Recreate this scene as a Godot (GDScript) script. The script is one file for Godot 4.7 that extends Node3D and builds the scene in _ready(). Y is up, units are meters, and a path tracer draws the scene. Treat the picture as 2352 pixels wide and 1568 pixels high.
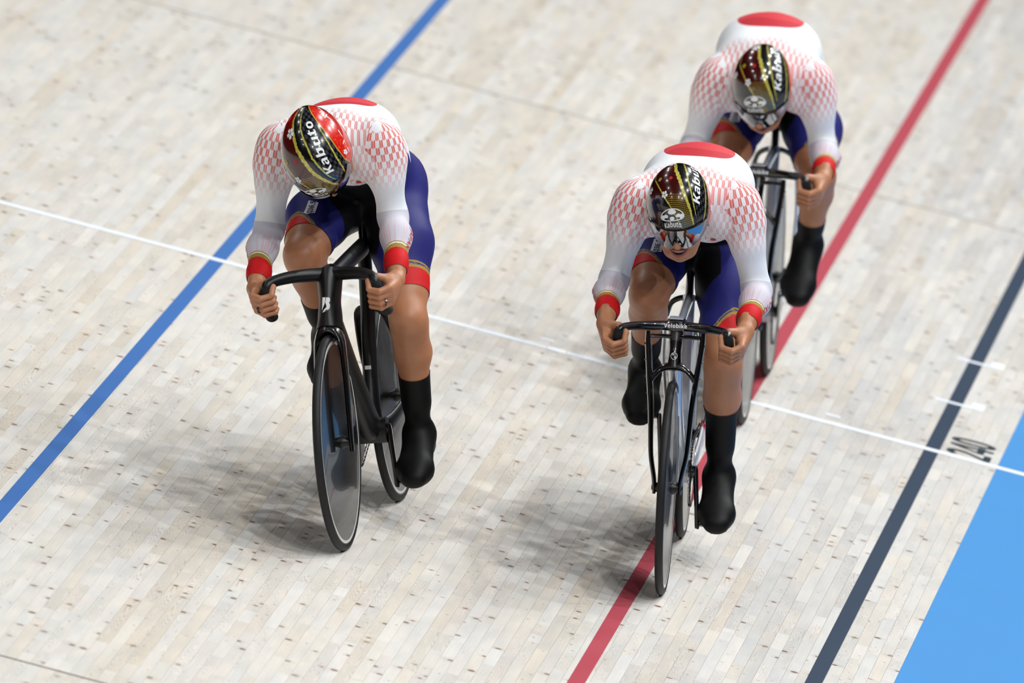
extends Node3D
# A banked wooden cycling track: three sprinters on track bicycles come towards the camera.
# Local axes of the track: x towards the infield, y out of the boards, z along the riders' way.

const BANK := 0.244695
var rng := RandomNumberGenerator.new()
var mats := {}
var taken := {}

func _ready() -> void:
	rng.seed = 7
	set_view()
	set_lamps()
	make_materials()
	build_hall()
	build_track()
	build_hands_and_head()
	for k in 3:
		build_bicycle(k)
	for k in 3:
		build_rider(k)

# ------------------------------------------------------------------ view and light
func set_view() -> void:
	var cam := Camera3D.new()
	cam.name = "camera"
	cam.position = Vector3(3.807276, 8.212302, 48.184769)
	cam.rotation = Vector3(-0.159791, 0.112421, 0.0)
	cam.fov = 2.672
	cam.near = 0.5
	cam.far = 200.0
	var lens := CameraAttributesPhysical.new()
	lens.frustum_focal_length = 514.6
	lens.frustum_near = 0.5
	lens.frustum_far = 200.0
	lens.frustum_focus_distance = 45.3
	lens.exposure_aperture = 4.0
	lens.auto_exposure_enabled = false
	cam.attributes = lens
	add_child(cam)
	cam.fov = 2.672
	cam.current = true
	var env := Environment.new()
	env.background_mode = Environment.BG_COLOR
	env.background_color = Color(0.02, 0.02, 0.025)
	env.tonemap_mode = Environment.TONE_MAPPER_LINEAR
	env.tonemap_exposure = 1.12
	env.sdfgi_enabled = true
	env.ssao_enabled = true
	env.ssil_enabled = true
	var w := WorldEnvironment.new()
	w.name = "environment"
	w.environment = env
	add_child(w)

# Rows of lamps under the roof: two over the infield and one over the outer side of the track.
func set_lamps() -> void:
	var rows := [[5.0, 15.5, 42.0], [12.0, 14.5, 56.0], [-10.5, 15.5, 11.0]]
	for r in rows:
		for i in 7:
			var at := Vector3(r[0] + (i % 2) * 0.8, r[1], -21.0 + i * 7.5)
			lamp(at, r[2])

func lamp(at: Vector3, energy: float) -> void:
	var aim := (Vector3(-0.8, 0.2, clampf(at.z, -6.0, 10.0)) - at).normalized()
	var t := thing("ceiling_floodlight", "white square floodlight hanging under the hall roof above the track", "light", Transform3D(Basis.looking_at(aim, Vector3.FORWARD), at), "floodlights under the hall roof")
	var m := MB.new()
	m.box(Vector3(0, 0, 0.09), Vector3(0.62, 0.62, 0.16), 0.02)
	part("housing", m, flat("lamp_housing", Color(0.16, 0.16, 0.17), 0.6), t)
	var g := MB.new()
	g.box(Vector3(0, 0, 0.0), Vector3(0.5, 0.5, 0.012), 0.003)
	var glow := flat("lamp_glow", Color(0.9, 0.9, 0.9), 0.5)
	glow.emission_enabled = true
	glow.emission = Color(1.0, 0.98, 0.95)
	glow.emission_energy_multiplier = 25.0
	part("lamp_face", g, glow, t)
	var a := AreaLight3D.new()
	a.name = "floodlight_beam"
	a.area_size = Vector2(0.5, 0.5)
	a.light_energy = energy
	a.light_color = Color(0.985, 0.995, 1.0)
	a.shadow_enabled = true
	a.area_range = 120.0
	a.position = Vector3(0, 0, -0.02)
	t.add_child(a)

# ------------------------------------------------------------------ helpers
class MB:
	var v := PackedVector3Array()
	var n := PackedVector3Array()
	var uv := PackedVector2Array()
	var c := PackedColorArray()
	var idx := PackedInt32Array()
	func vert(p: Vector3, nn: Vector3, t := Vector2.ZERO, col := Color.WHITE) -> int:
		v.append(p)
		n.append(nn)
		uv.append(t)
		c.append(col)
		return v.size() - 1
	func tri(a: int, b: int, d: int) -> void:
		var f := (v[d] - v[a]).cross(v[b] - v[a])
		idx.append(a)
		if f.dot(n[a] + n[b] + n[d]) >= 0.0:
			idx.append(b)
			idx.append(d)
		else:
			idx.append(d)
			idx.append(b)
	func quad(a: int, b: int, d: int, e: int) -> void:
		tri(a, b, d)
		tri(a, d, e)
	func face(p: Array, nn: Vector3, col := Color.WHITE, t := []) -> void:
		var k := []
		for i in p.size():
			k.append(vert(p[i], nn, t[i] if t.size() > i else Vector2(p[i].x, p[i].z), col))
		for i in range(1, p.size() - 1):
			tri(k[0], k[i], k[i + 1])
	# box with chamfered edges
	func box(at: Vector3, size: Vector3, bev: float) -> void:
		var h := size / 2.0
		var ax := [Vector3.RIGHT, Vector3.UP, Vector3.BACK]
		for i in 3:
			var j := (i + 1) % 3
			var k := (i + 2) % 3
			for s in [-1.0, 1.0]:
				var q := []
				for e in [[-1, -1], [1, -1], [1, 1], [-1, 1]]:
					q.append(at + ax[i] * s * h[i] + ax[j] * e[0] * (h[j] - bev) + ax[k] * e[1] * (h[k] - bev))
				face(q, ax[i] * s)
				for s2 in [-1.0, 1.0]:
					var b := []
					for e in [-1.0, 1.0]:
						b.append(at + ax[i] * s * h[i] + ax[j] * s2 * (h[j] - bev) + ax[k] * e * (h[k] - bev))
					for e in [1.0, -1.0]:
						b.append(at + ax[i] * s * (h[i] - bev) + ax[j] * s2 * h[j] + ax[k] * e * (h[k] - bev))
					face(b, (ax[i] * s + ax[j] * s2).normalized())
		for sx in [-1.0, 1.0]:
			for sy in [-1.0, 1.0]:
				for sz in [-1.0, 1.0]:
					var o := Vector3(sx, sy, sz)
					face([at + o * h - Vector3(0, sy, sz) * bev, at + o * h - Vector3(sx, 0, sz) * bev, at + o * h - Vector3(sx, sy, 0) * bev], o.normalized())
	# tube of elliptical section; rad = (across, along up)
	func sweep(pts: Array, rad: Array, up: Vector3, seg := 14, sharp := 1.0, col := Color.WHITE) -> void:
		var cnt := pts.size()
		var rings := []
		var along := 0.0
		for i in cnt:
			var t: Vector3 = (pts[mini(i + 1, cnt - 1)] - pts[maxi(i - 1, 0)]).normalized()
			var s := up.cross(t)
			s = s.normalized() if s.length() > 0.01 else Vector3.RIGHT
			var u := t.cross(s).normalized()
			var r: Vector2 = rad[i] if rad[i] is Vector2 else Vector2(rad[i], rad[i])
			if i:
				along += (pts[i] - pts[i - 1]).length()
			var ring := []
			for k in seg + 1:
				var a := TAU * k / seg
				var ca := signf(cos(a)) * pow(absf(cos(a)), sharp)
				var sa := signf(sin(a)) * pow(absf(sin(a)), sharp)
				var nn := (s * cos(a) / maxf(r.x, 0.0005) + u * sin(a) / maxf(r.y, 0.0005)).normalized()
				ring.append(vert(pts[i] + s * ca * r.x + u * sa * r.y, nn, Vector2(float(k) / seg, along), col))
			rings.append(ring)
		for i in cnt - 1:
			for k in seg:
				quad(rings[i][k], rings[i][k + 1], rings[i + 1][k + 1], rings[i + 1][k])
		for e in [0, cnt - 1]:
			var t: Vector3 = (pts[0] - pts[1]).normalized() if e == 0 else (pts[cnt - 1] - pts[cnt - 2]).normalized()
			var mid := vert(pts[e], t, Vector2.ZERO, col)
			var rim := []
			for k in seg + 1:
				rim.append(vert(v[rings[e][k]], t, Vector2.ZERO, col))
			for k in seg:
				tri(mid, rim[k], rim[k + 1])
	# profile of (radius, offset along x) turned about the x axis through at
	func lathe_x(at: Vector3, prof: Array, seg := 72, closed := false) -> void:
		var cnt := prof.size()
		var rows := []
		for i in cnt:
			var a: Vector2 = prof[(i - 1 + cnt) % cnt] if closed else prof[maxi(i - 1, 0)]
			var b: Vector2 = prof[(i + 1) % cnt] if closed else prof[mini(i + 1, cnt - 1)]
			var d := (b - a).normalized()
			var row := []
			for k in seg + 1:
				var t := TAU * k / seg
				var rd := Vector3(0, cos(t), sin(t))
				row.append(vert(at + rd * prof[i].x + Vector3(prof[i].y, 0, 0), (rd * d.y - Vector3(d.x, 0, 0)).normalized(), Vector2(0.5 + 0.5 * prof[i].x / 0.34 * cos(t), 0.5 + 0.5 * prof[i].x / 0.34 * sin(t))))
			rows.append(row)
		for i in (cnt if closed else cnt - 1):
			for k in seg:
				quad(rows[i][k], rows[i][k + 1], rows[(i + 1) % cnt][k + 1], rows[(i + 1) % cnt][k])
	func ball(at: Vector3, r: Vector3, seg := 14) -> void:
		var rows := []
		for i in seg / 2 + 1:
			var e := PI * i / (seg / 2) - PI / 2
			var row := []
			for k in seg + 1:
				var a := TAU * k / seg
				var d := Vector3(cos(e) * cos(a), sin(e), cos(e) * sin(a))
				row.append(vert(at + d * r, (d / r).normalized()))
			rows.append(row)
		for i in seg / 2:
			for k in seg:
				quad(rows[i][k], rows[i][k + 1], rows[i + 1][k + 1], rows[i + 1][k])
	func mesh() -> ArrayMesh:
		var a := []
		a.resize(Mesh.ARRAY_MAX)
		a[Mesh.ARRAY_VERTEX] = v
		a[Mesh.ARRAY_NORMAL] = n
		a[Mesh.ARRAY_TEX_UV] = uv
		a[Mesh.ARRAY_COLOR] = c
		a[Mesh.ARRAY_INDEX] = idx
		var m := ArrayMesh.new()
		m.add_surface_from_arrays(Mesh.PRIMITIVE_TRIANGLES, a)
		return m

func numbered(called: String) -> String:
	taken[called] = taken.get(called, -1) + 1
	return called if taken[called] == 0 else "%s_%03d" % [called, taken[called]]

func thing(called: String, label: String, category: String, at: Transform3D, group := "") -> Node3D:
	var o := Node3D.new()
	o.name = numbered(called)
	o.transform = at
	o.set_meta("label", label)
	o.set_meta("category", category)
	if group:
		o.set_meta("group", group)
	add_child(o)
	return o

func part(called: String, m: Variant, mat: Material, parent: Node, label := "") -> MeshInstance3D:
	var o := MeshInstance3D.new()
	o.name = called
	o.mesh = m.mesh() if m is MB else m
	if mat:
		o.material_override = mat
	if label:
		o.set_meta("label", label)
	parent.add_child(o, true)
	return o

func structure(called: String, m: MB, mat: Material) -> MeshInstance3D:
	var o := part(called, m, mat, self)
	o.set_meta("kind", "structure")
	return o

func flat(called: String, col: Color, rough := 0.5, metal := 0.0, coat := 0.0) -> StandardMaterial3D:
	if mats.has(called):
		return mats[called]
	var m := StandardMaterial3D.new()
	m.resource_name = called
	m.albedo_color = col
	m.roughness = rough
	m.metallic = metal
	if coat > 0.0:
		m.clearcoat_enabled = true
		m.clearcoat = coat
		m.clearcoat_roughness = 0.03
	mats[called] = m
	return m

func textured(called: String, tex: Texture2D, rough := 0.5, coat := 0.0) -> StandardMaterial3D:
	var m := flat(called, Color.WHITE, rough, 0.0, coat)
	m.albedo_texture = tex
	return m

# a smooth curve through points and radii (Catmull-Rom), n pieces between two points
func curve(pts: Array, rad: Array, n := 6) -> Array:
	var p := []
	var r := []
	var last := pts.size() - 1
	for i in last:
		for k in n:
			var t := float(k) / n
			var a: Vector3 = pts[maxi(i - 1, 0)]
			var d: Vector3 = pts[mini(i + 2, last)]
			p.append(pts[i].cubic_interpolate(pts[i + 1], a, d, t))
			var ra: Vector2 = rad[i] if rad[i] is Vector2 else Vector2(rad[i], rad[i])
			var rb: Vector2 = rad[i + 1] if rad[i + 1] is Vector2 else Vector2(rad[i + 1], rad[i + 1])
			r.append(ra.lerp(rb, smoothstep(0.0, 1.0, t)))
	p.append(pts[last])
	r.append(rad[last] if rad[last] is Vector2 else Vector2(rad[last], rad[last]))
	return [p, r]

func tube(m: MB, pts: Array, rad: Array, up := Vector3.UP, n := 6, seg := 14, sharp := 1.0) -> void:
	var q := curve(pts, rad, n)
	m.sweep(q[0], q[1], up, seg, sharp)

func mirror(p: Vector3) -> Vector3:
	return Vector3(-p.x, p.y, p.z)

# flat letter shapes as [points, triangles], centred on the origin, height in metres
func letters(text: String, height: float, bold := true, serif := false) -> Array:
	var f := SystemFont.new()
	f.font_names = PackedStringArray(["Droid Serif" if serif else "Droid Sans"])
	f.font_weight = 700 if bold else 400
	var t := TextMesh.new()
	t.font = f
	t.text = text
	t.font_size = 64
	t.pixel_size = height / 46.0
	t.depth = 0.0
	t.curve_step = 2.0
	var a := t.get_mesh_arrays()
	var out := PackedVector2Array()
	var vs: PackedVector3Array = a[Mesh.ARRAY_VERTEX]
	var ix: PackedInt32Array = a[Mesh.ARRAY_INDEX] if a[Mesh.ARRAY_INDEX] != null else PackedInt32Array(range(vs.size()))
	for i in ix:
		out.append(Vector2(vs[i].x, vs[i].y))
	return [out]

# triangles of an outline
func outline(pts: PackedVector2Array) -> PackedVector2Array:
	var out := PackedVector2Array()
	for i in Geometry2D.triangulate_polygon(pts):
		out.append(pts[i])
	return out

func oval(at: Vector2, r: Vector2, seg := 24) -> PackedVector2Array:
	var p := PackedVector2Array()
	for k in seg:
		p.append(at + Vector2(cos(TAU * k / seg), sin(TAU * k / seg)) * r)
	return p

func oval_ring(at: Vector2, r: Vector2, inner: Vector2, seg := 28) -> PackedVector2Array:
	var out := PackedVector2Array()
	for k in seg:
		var a := Vector2(cos(TAU * k / seg), sin(TAU * k / seg))
		var b := Vector2(cos(TAU * (k + 1) / seg), sin(TAU * (k + 1) / seg))
		for q in [at + a * r, at + b * r, at + b * inner, at + a * r, at + b * inner, at + a * inner]:
			out.append(q)
	return out

# flat print laid on a surface: place(Vector2) gives [point, normal]
func print_on(tris: PackedVector2Array, place: Callable) -> MB:
	var m := MB.new()
	for i in range(0, tris.size() - 2, 3):
		var k := []
		for j in 3:
			var q: Array = place.call(tris[i + j])
			k.append(m.vert(q[0], q[1]))
		m.tri(k[0], k[1], k[2])
	return m

# ------------------------------------------------------------------ materials and prints
func make_materials() -> void:
	var wood := flat("maple_boards", Color.WHITE, 0.5)
	wood.albedo_texture = wood_texture()
	wood.vertex_color_use_as_albedo = true
	wood.metallic_specular = 0.35
	textured("sleeve_print", sleeve_texture(), 0.62).metallic_specular = 0.3
	textured("back_print", back_texture(), 0.62).metallic_specular = 0.3
	textured("chest_print", chest_texture(), 0.62).metallic_specular = 0.3
	textured("shorts_print", shorts_texture(), 0.55).metallic_specular = 0.35
	textured("helmet_print", helmet_texture(), 0.22, 1.0)
	var skin := flat("tanned_skin", Color(0.755, 0.52, 0.375), 0.45)
	skin.albedo_texture = skin_texture()
	skin.uv1_triplanar = true
	skin.uv1_scale = Vector3.ONE * 2.5
	var cover := flat("black_overshoe_fabric", Color(0.012, 0.012, 0.015), 0.56)
	cover.metallic_specular = 0.35
	flat("gloss_black_carbon", Color(0.012, 0.012, 0.014), 0.28, 0.0, 1.0)
	flat("satin_black_carbon", Color(0.016, 0.016, 0.018), 0.42)
	flat("disc_carbon", Color(0.018, 0.018, 0.022), 0.26, 0.0, 0.3).metallic_specular = 0.28
	flat("tyre_rubber", Color(0.022, 0.022, 0.024), 0.62)
	flat("rim_silver", Color(0.80, 0.80, 0.80), 0.35, 0.0, 0.5)
	flat("bare_steel", Color(0.55, 0.55, 0.56), 0.28, 1.0)
	flat("dark_chain_steel", Color(0.30, 0.28, 0.26), 0.35, 1.0)
	flat("grip_tape", Color(0.02, 0.02, 0.022), 0.8)
	flat("silver_paint", Color(0.78, 0.80, 0.84), 0.25, 0.25, 1.0)
	flat("white_paint", Color(0.85, 0.86, 0.88), 0.3, 0.0, 1.0)
	flat("blue_paint", Color(0.38, 0.57, 0.84), 0.3, 0.2, 1.0)
	flat("red_paint", Color(0.78, 0.05, 0.06), 0.3, 0.0, 1.0)
	flat("white_print", Color(0.92, 0.92, 0.92), 0.4)
	flat("red_print", Color(0.80, 0.10, 0.12), 0.5)
	flat("gold_print", Color(0.72, 0.66, 0.22), 0.4)
	flat("black_print", Color(0.03, 0.03, 0.03), 0.4)
	flat("mirror_visor", Color(0.62, 0.63, 0.66), 0.04, 1.0)

func picture(w: int, h: int, b: PackedByteArray) -> ImageTexture:
	return ImageTexture.create_from_image(Image.create_from_data(w, h, false, Image.FORMAT_RGB8, b))

func noise_bytes(w: int, h: int, sx: int, sy: int, s: int, freq: float, octaves := 3) -> PackedByteArray:
	var f := FastNoiseLite.new()
	f.seed = s
	f.noise_type = FastNoiseLite.TYPE_SIMPLEX_SMOOTH
	f.frequency = freq
	f.fractal_octaves = octaves
	var im := f.get_image(sx, sy)
	im.convert(Image.FORMAT_L8)
	if sx != w or sy != h:
		im.resize(w, h, Image.INTERPOLATE_CUBIC)
	return im.get_data()

# Sixteen strips of pale wood side by side (0.04 m each), 1.6 m long: growth rings, flame figure, knots.
func wood_texture() -> ImageTexture:
	var n := 1024
	var fine := noise_bytes(n, n, 1024, 64, 3, 0.09)
	var rings := noise_bytes(n, n, 1024, 128, 5, 0.012, 2)
	var cloud := noise_bytes(n, n, 512, 256, 9, 0.012)
	var b := PackedByteArray()
	b.resize(n * n * 3)
	var r := RandomNumberGenerator.new()
	r.seed = 21
	var kind := []
	for k in 16:
		kind.append([r.randf(), r.randi() % n])
	var o := 0
	for y in n:
		for x in n:
			var k := x >> 6
			var g := (fine[y * n + x] - 128.0) / 128.0
			var yy: int = (y + kind[k][1]) % n
			var c := (cloud[y * n + x] - 128.0) / 128.0
			var q := rings[yy * n + x] / 255.0 * 22.0
			q = q - floorf(q)
			var line := maxf(0.0, 1.0 - absf(q - 0.5) * 5.0)
			var amount: float = 0.15 if kind[k][0] > 0.84 else 0.022
			var sh := 1.0 + g * 0.02 + c * 0.035 - line * amount
			var warm := c * 0.012 + line * amount * 0.5
			b[o] = int(clampf(246.0 * (sh + warm * 0.6), 0, 255))
			b[o + 1] = int(clampf(246.0 * (sh - warm * 0.1), 0, 255))
			b[o + 2] = int(clampf(246.0 * (sh - warm * 0.9), 0, 255))
			o += 3
	for k in 16:
		for i in 4:
			var cx := k * 64 + r.randf_range(6, 58)
			var cy := r.randf_range(12, n - 12)
			var big := r.randf() > 0.5
			var rx := r.randf_range(10.0, 18.0) if big else r.randf_range(3.0, 8.0)
			var ry := rx * r.randf_range(0.34, 0.5)
			var dark := r.randf_range(0.4, 0.78) if big else r.randf_range(0.3, 0.65)
			for y in range(int(cy - ry * 3), int(cy + ry * 3) + 1):
				for x in range(maxi(int(cx - rx * 3), k * 64), mini(int(cx + rx * 3), k * 64 + 63) + 1):
					if y < 0 or y >= n:
						continue
					var d := sqrt(pow((x - cx) / rx, 2) + pow((y - cy) / ry, 2))
					var a := dark * clampf((1.15 - d) * 3.0, 0.0, 1.0) + 0.06 * clampf(3.0 - d, 0.0, 1.0) * float(big)
					var at := (y * n + x) * 3
					b[at] = int(lerpf(b[at], 116.0, a))
					b[at + 1] = int(lerpf(b[at + 1], 80.0, a))
					b[at + 2] = int(lerpf(b[at + 2], 58.0, a))
	return picture(n, n, b)

func skin_texture() -> ImageTexture:
	var n := 256
	var a := noise_bytes(n, n, n, n, 31, 0.02)
	var c := noise_bytes(n, n, n, n, 33, 0.12)
	var b := PackedByteArray()
	b.resize(n * n * 3)
	for i in n * n:
		var s := (a[i] - 128.0) / 128.0
		var f := (c[i] - 128.0) / 128.0
		b[i * 3] = int(clampf(242 + s * 10 + f * 5, 0, 255))
		b[i * 3 + 1] = int(clampf(238 + s * 16 + f * 6, 0, 255))
		b[i * 3 + 2] = int(clampf(236 + s * 20 + f * 6, 0, 255))
	return picture(n, n, b)

# arrow-feather cloth pattern: 1 on a red feather, 0 on a white one, less on the quills
func feather(x: float, y: float) -> float:
	var w := 0.0098
	var col := floorf(x / w)
	var f := x / w - col
	var yy := y + absf(f - 0.5) * 0.012 + (0.027 if posmod(int(col), 2) == 1 else 0.0)
	var q := yy / 0.054
	q -= floorf(q)
	if q > 0.5:
		return 0.06 if absf(f - 0.5) < 0.07 else 0.0
	if f < 0.1 or absf(f - 0.5) < 0.06:
		return 0.25
	return 1.0

const WHITE_CLOTH := Vector3(240, 242, 246)
const CORAL := Vector3(226, 100, 90)
const NAVY := Vector3(38, 38, 112)
const HEM_RED := Vector3(206, 22, 28)
const HEM_GOLD := Vector3(164, 138, 62)

func set_px(b: PackedByteArray, o: int, c: Vector3) -> void:
	b[o] = int(clampf(c.x, 0, 255))
	b[o + 1] = int(clampf(c.y, 0, 255))
	b[o + 2] = int(clampf(c.z, 0, 255))

# around the arm (0.36 m) and along it, from 0.14 m before the shoulder to the wrist
func sleeve_texture() -> ImageTexture:
	var w := 512
	var h := 1024
	var brush := noise_bytes(w, h, 512, 64, 41, 0.06)
	var b := PackedByteArray()
	b.resize(w * h * 3)
	for y in h:
		var vm := y / float(h) * 0.70 - 0.14
		for x in w:
			var u := x / float(w)
			var xm := (u - 0.5) * 0.36
			var side := absf(u - 0.5)
			var nz := brush[y * w + x] / 255.0 - 0.5
			var c := WHITE_CLOTH
			if vm < 0.20:
				var s := (1.0 - smoothstep(0.0, 0.185, vm)) * (1.0 - smoothstep(0.36, 0.44, side))
				if vm < -0.075 - 0.02 * cos(xm * 60.0):
					s = 0.0
				c = c.lerp(CORAL, feather(xm, vm) * s * 0.85)
			if vm > 0.12 and vm < 0.275 and posmod(x, 8) < 2:
				c *= 0.985
			if absf(vm - 0.275) < 0.0016:
				c *= 0.9
			if vm > 0.275:
				c = Vector3(210, 207, 218)
				var st := smoothstep(0.31, 0.42, vm)
				if nz > 0.04:
					c = c.lerp(Vector3(232, 160, 160), 0.45 * st)
				var e := vm + 0.010 * cos(TAU * (u - 0.42)) + nz * 0.003
				if e > 0.434 and e < 0.4375:
					c = HEM_GOLD
				elif e >= 0.4375 and e < 0.442:
					c = Vector3(236, 234, 228)
				elif e >= 0.442 and e < 0.457:
					c = HEM_GOLD
				elif e >= 0.457:
					c = HEM_RED
			set_px(b, (y * w + x) * 3, c)
	return picture(w, h, b)

# across the back (0.56 m) and from the neck to the hips (0.75 m); the big red disc
func back_texture() -> ImageTexture:
	var n := 1024
	var b := PackedByteArray()
	b.resize(n * n * 3)
	for y in n:
		var vm := y / float(n) * 0.75 - 0.05
		for x in n:
			var xm := (x / float(n) - 0.5) * 0.56
			var c := WHITE_CLOTH
			var edge := 0.115 + 0.012 * sin(xm * 40.0)
			var s := (1.0 - smoothstep(edge - 0.07, edge, vm))
			c = c.lerp(CORAL, feather(xm, vm) * s * 0.62)
			var d := Vector2(xm, vm - 0.315).length()
			if d < 0.112:
				c = Vector3(214, 66, 74) if vm + 0.012 * sin(xm * 34.0 + 0.8) > 0.275 else Vector3(196, 50, 60)
			if vm > 0.56:
				c = NAVY
			set_px(b, (y * n + x) * 3, c)
	return picture(n, n, b)

# chest from the neck down; the lower panel is black
func chest_texture() -> ImageTexture:
	var w := 1024
	var h := 512
	var b := PackedByteArray()
	b.resize(w * h * 3)
	for y in h:
		var vm := y / float(h) * 0.5 - 0.1
		for x in w:
			var xm := (x / float(w) - 0.5) * 0.56
			var c := WHITE_CLOTH
			var s := 0.18 + 0.55 * smoothstep(0.05, 0.17, absf(xm))
			c = c.lerp(Vector3(222, 112, 106), feather(xm, vm) * s * 0.8)
			if vm > 0.225 + 0.03 * cos(xm * 12.0):
				c = Vector3(17, 17, 22) if absf(xm) < 0.11 else NAVY
			set_px(b, (y * w + x) * 3, c)
	return picture(w, h, b)

# around the thigh and along it, from 0.12 m above the hip joint to the knee
func shorts_texture() -> ImageTexture:
	var w := 512
	var h := 512
	var brush := noise_bytes(w, h, 96, 512, 51, 0.05)
	var b := PackedByteArray()
	b.resize(w * h * 3)
	for y in h:
		var vm := y / float(h) * 0.54 - 0.12
		for x in w:
			var u := x / float(w)
			var nz := brush[y * w + x] / 255.0 - 0.5
			var c := NAVY
			var out := 1.0 - smoothstep(0.53, 0.74, u)
			var e := vm + nz * 0.006 - (0.372 - 0.088 * out)
			if e > 0.0 and out > 0.05:
				if e < 0.005:
					c = HEM_GOLD
				elif e < 0.011:
					c = NAVY * 1.3 if nz > -0.05 else HEM_GOLD
				elif e < 0.021:
					c = HEM_GOLD
				elif e < 0.024 and nz > 0.05:
					c = HEM_GOLD
				else:
					c = HEM_RED
			if u > 0.62 and vm < 0.23 - 0.5 * maxf(0.0, 0.72 - u):
				c = Vector3(17, 17, 22)
			set_px(b, (y * w + x) * 3, c)
	return picture(w, h, b)

func near_curve(p: Vector2, q: Array) -> Array:
	var best := 9.0
	var side := 0.0
	var at := 0.0
	for i in q.size() - 1:
		var a: Vector2 = q[i]
		var d: Vector2 = q[i + 1] - a
		var t := clampf((p - a).dot(d) / d.length_squared(), 0.0, 1.0)
		var e := p - a - d * t
		if e.length() < best:
			best = e.length()
			side = d.cross(e)
			at = (i + t) / (q.size() - 1)
	return [best, side, at]

# seen from above: y = 1 at the front brim, -1 at the nape; x = 1 at the rider's left ear
func helmet_texture() -> ImageTexture:
	var n := 640
	var grit := noise_bytes(n, n, n, n, 61, 0.06)
	var ga := [Vector2(-0.20, -1.0), Vector2(-0.42, -0.45), Vector2(-0.40, -0.05), Vector2(-0.22, 0.33), Vector2(0.06, 0.68), Vector2(0.42, 1.02)]
	var gb := [Vector2(0.02, -1.0), Vector2(-0.08, -0.5), Vector2(-0.02, -0.1), Vector2(0.14, 0.26), Vector2(0.40, 0.60), Vector2(0.70, 0.94)]
	var gc := [Vector2(0.10, -0.8), Vector2(0.10, -0.35), Vector2(0.19, 0.05), Vector2(0.36, 0.38), Vector2(0.46, 0.52)]
	var gd := [Vector2(0.42, -0.35), Vector2(0.56, 0.0), Vector2(0.68, 0.35), Vector2(0.76, 0.75)]
	var ge := [Vector2(-0.35, -1.0), Vector2(-0.62, -0.5), Vector2(-0.64, -0.05), Vector2(-0.52, 0.35)]
	var gf := [Vector2(-0.70, -0.8), Vector2(-0.85, -0.2), Vector2(-0.75, 0.25), Vector2(-0.62, 0.5)]
	var gg := [Vector2(0.03, -1.1), Vector2(0.29, -0.62), Vector2(0.57, -0.15), Vector2(0.77, 0.22), Vector2(1.0, 0.46)]
	var b := PackedByteArray()
	b.resize(n * n * 3)
	for y in n:
		for x in n:
			var p := Vector2(x, y) / (n / 2.3) - Vector2(1.15, 1.15)
			var g := grit[y * n + x] / 255.0
			var c := Vector3(12, 12, 14)
			if p.length() < 1.2:
				var a := near_curve(p, ga)
				var bb := near_curve(p, gb)
				var e := near_curve(p, ge)
				var cc := near_curve(p, gc)
				var d := near_curve(p, gd)
				var inside: bool = a[1] < 0.0 and bb[1] > 0.0
				if inside or (e[1] < 0.0 and a[1] > 0.0 and p.y < 0.3):
					var k := smoothstep(-0.9, 0.0, p.y)
					c = Vector3(210, 18, 14).lerp(Vector3(62, 9, 8), k)
					var m := smoothstep(0.2, 0.55, p.y)
					c = c.lerp(Vector3(70, 58, 22), m)
					if m > 0.2 and inside:
						var dx := Vector2(p.x * 34.0 + (0.5 if posmod(int(p.y * 34.0 + 99.0), 2) == 1 else 0.0), p.y * 34.0)
						dx -= dx.floor() + Vector2(0.5, 0.5)
						if dx.length() < 0.22:
							c = Vector3(196, 176, 74)
				# pale blocks of the feather pattern on the left half
				if bb[1] < 0.0 and cc[1] < 0.0 and p.x > 0.0 and p.y > -0.75:
					var s := Vector2(p.x - p.y * 0.25, p.y)
					var col := floorf(s.x * 19.0)
					var fy := s.y * 8.0 + (0.5 if posmod(int(col), 2) == 1 else 0.0)
					fy -= floorf(fy)
					var fx := s.x * 19.0 - col
					if fy < 0.5 and fx > 0.15:
						c = Vector3(58, 60, 66)
				var q := near_curve(p, gg)
				if q[1] < 0.0:
					c = Vector3(214, 26, 18)
					if q[0] < 0.02:
						c = Vector3(190, 160, 60)
					elif g < 0.36:
						c = Vector3(226, 70, 34)
				for z in [[a, 0.016], [bb, 0.036], [cc, 0.020], [d, 0.020], [e, 0.010]]:
					var wdt: float = z[1] * (0.35 + 0.65 * sin(PI * clampf(z[0][2], 0.05, 0.98)))
					if z[0][0] < wdt * (0.75 + 0.6 * (g - 0.4)) and q[1] >= 0.0:
						c = Vector3(178, 168, 58).lerp(Vector3(210, 204, 150), clampf(g * 1.5 - 0.6, 0, 1))
				var f := near_curve(p, gf)
				if f[0] < 0.014:
					c = Vector3(150, 24, 24)
			set_px(b, (y * n + x) * 3, c)
	return picture(n, n, b)

# ------------------------------------------------------------------ hall and track
func slab(lo: Vector3, hi: Vector3) -> MB:
	var m := MB.new()
	m.box((lo + hi) / 2.0, hi - lo, 0.02)
	return m

func build_hall() -> void:
	var dark := flat("dark_hall_wall", Color(0.16, 0.17, 0.20), 0.9)
	structure("ceiling", slab(Vector3(-42, 18.0, -52), Vector3(42, 18.4, 62)), flat("dark_roof", Color(0.13, 0.13, 0.14), 0.9))
	structure("wall_back", slab(Vector3(-42, -4, -52.4), Vector3(42, 18, -52)), dark)
	structure("wall_front", slab(Vector3(-42, -4, 62), Vector3(42, 18, 62.4)), dark)
	structure("wall_left", slab(Vector3(-42.4, -4, -52), Vector3(-42, 18, 62)), dark)
	structure("wall_right", slab(Vector3(42, -4, -52), Vector3(42.4, 18, 62)), dark)

# one flat painted figure on the boards, given as triangles of (u, s)
func paint(tris: PackedVector2Array, up: float) -> MB:
	return print_on(tris, func(q): return [Vector3(-q.x, up, q.y), Vector3.UP])

func matt(called: String, col: Color) -> StandardMaterial3D:
	var m := flat(called, col, 0.72)
	m.metallic_specular = 0.2
	return m

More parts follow.
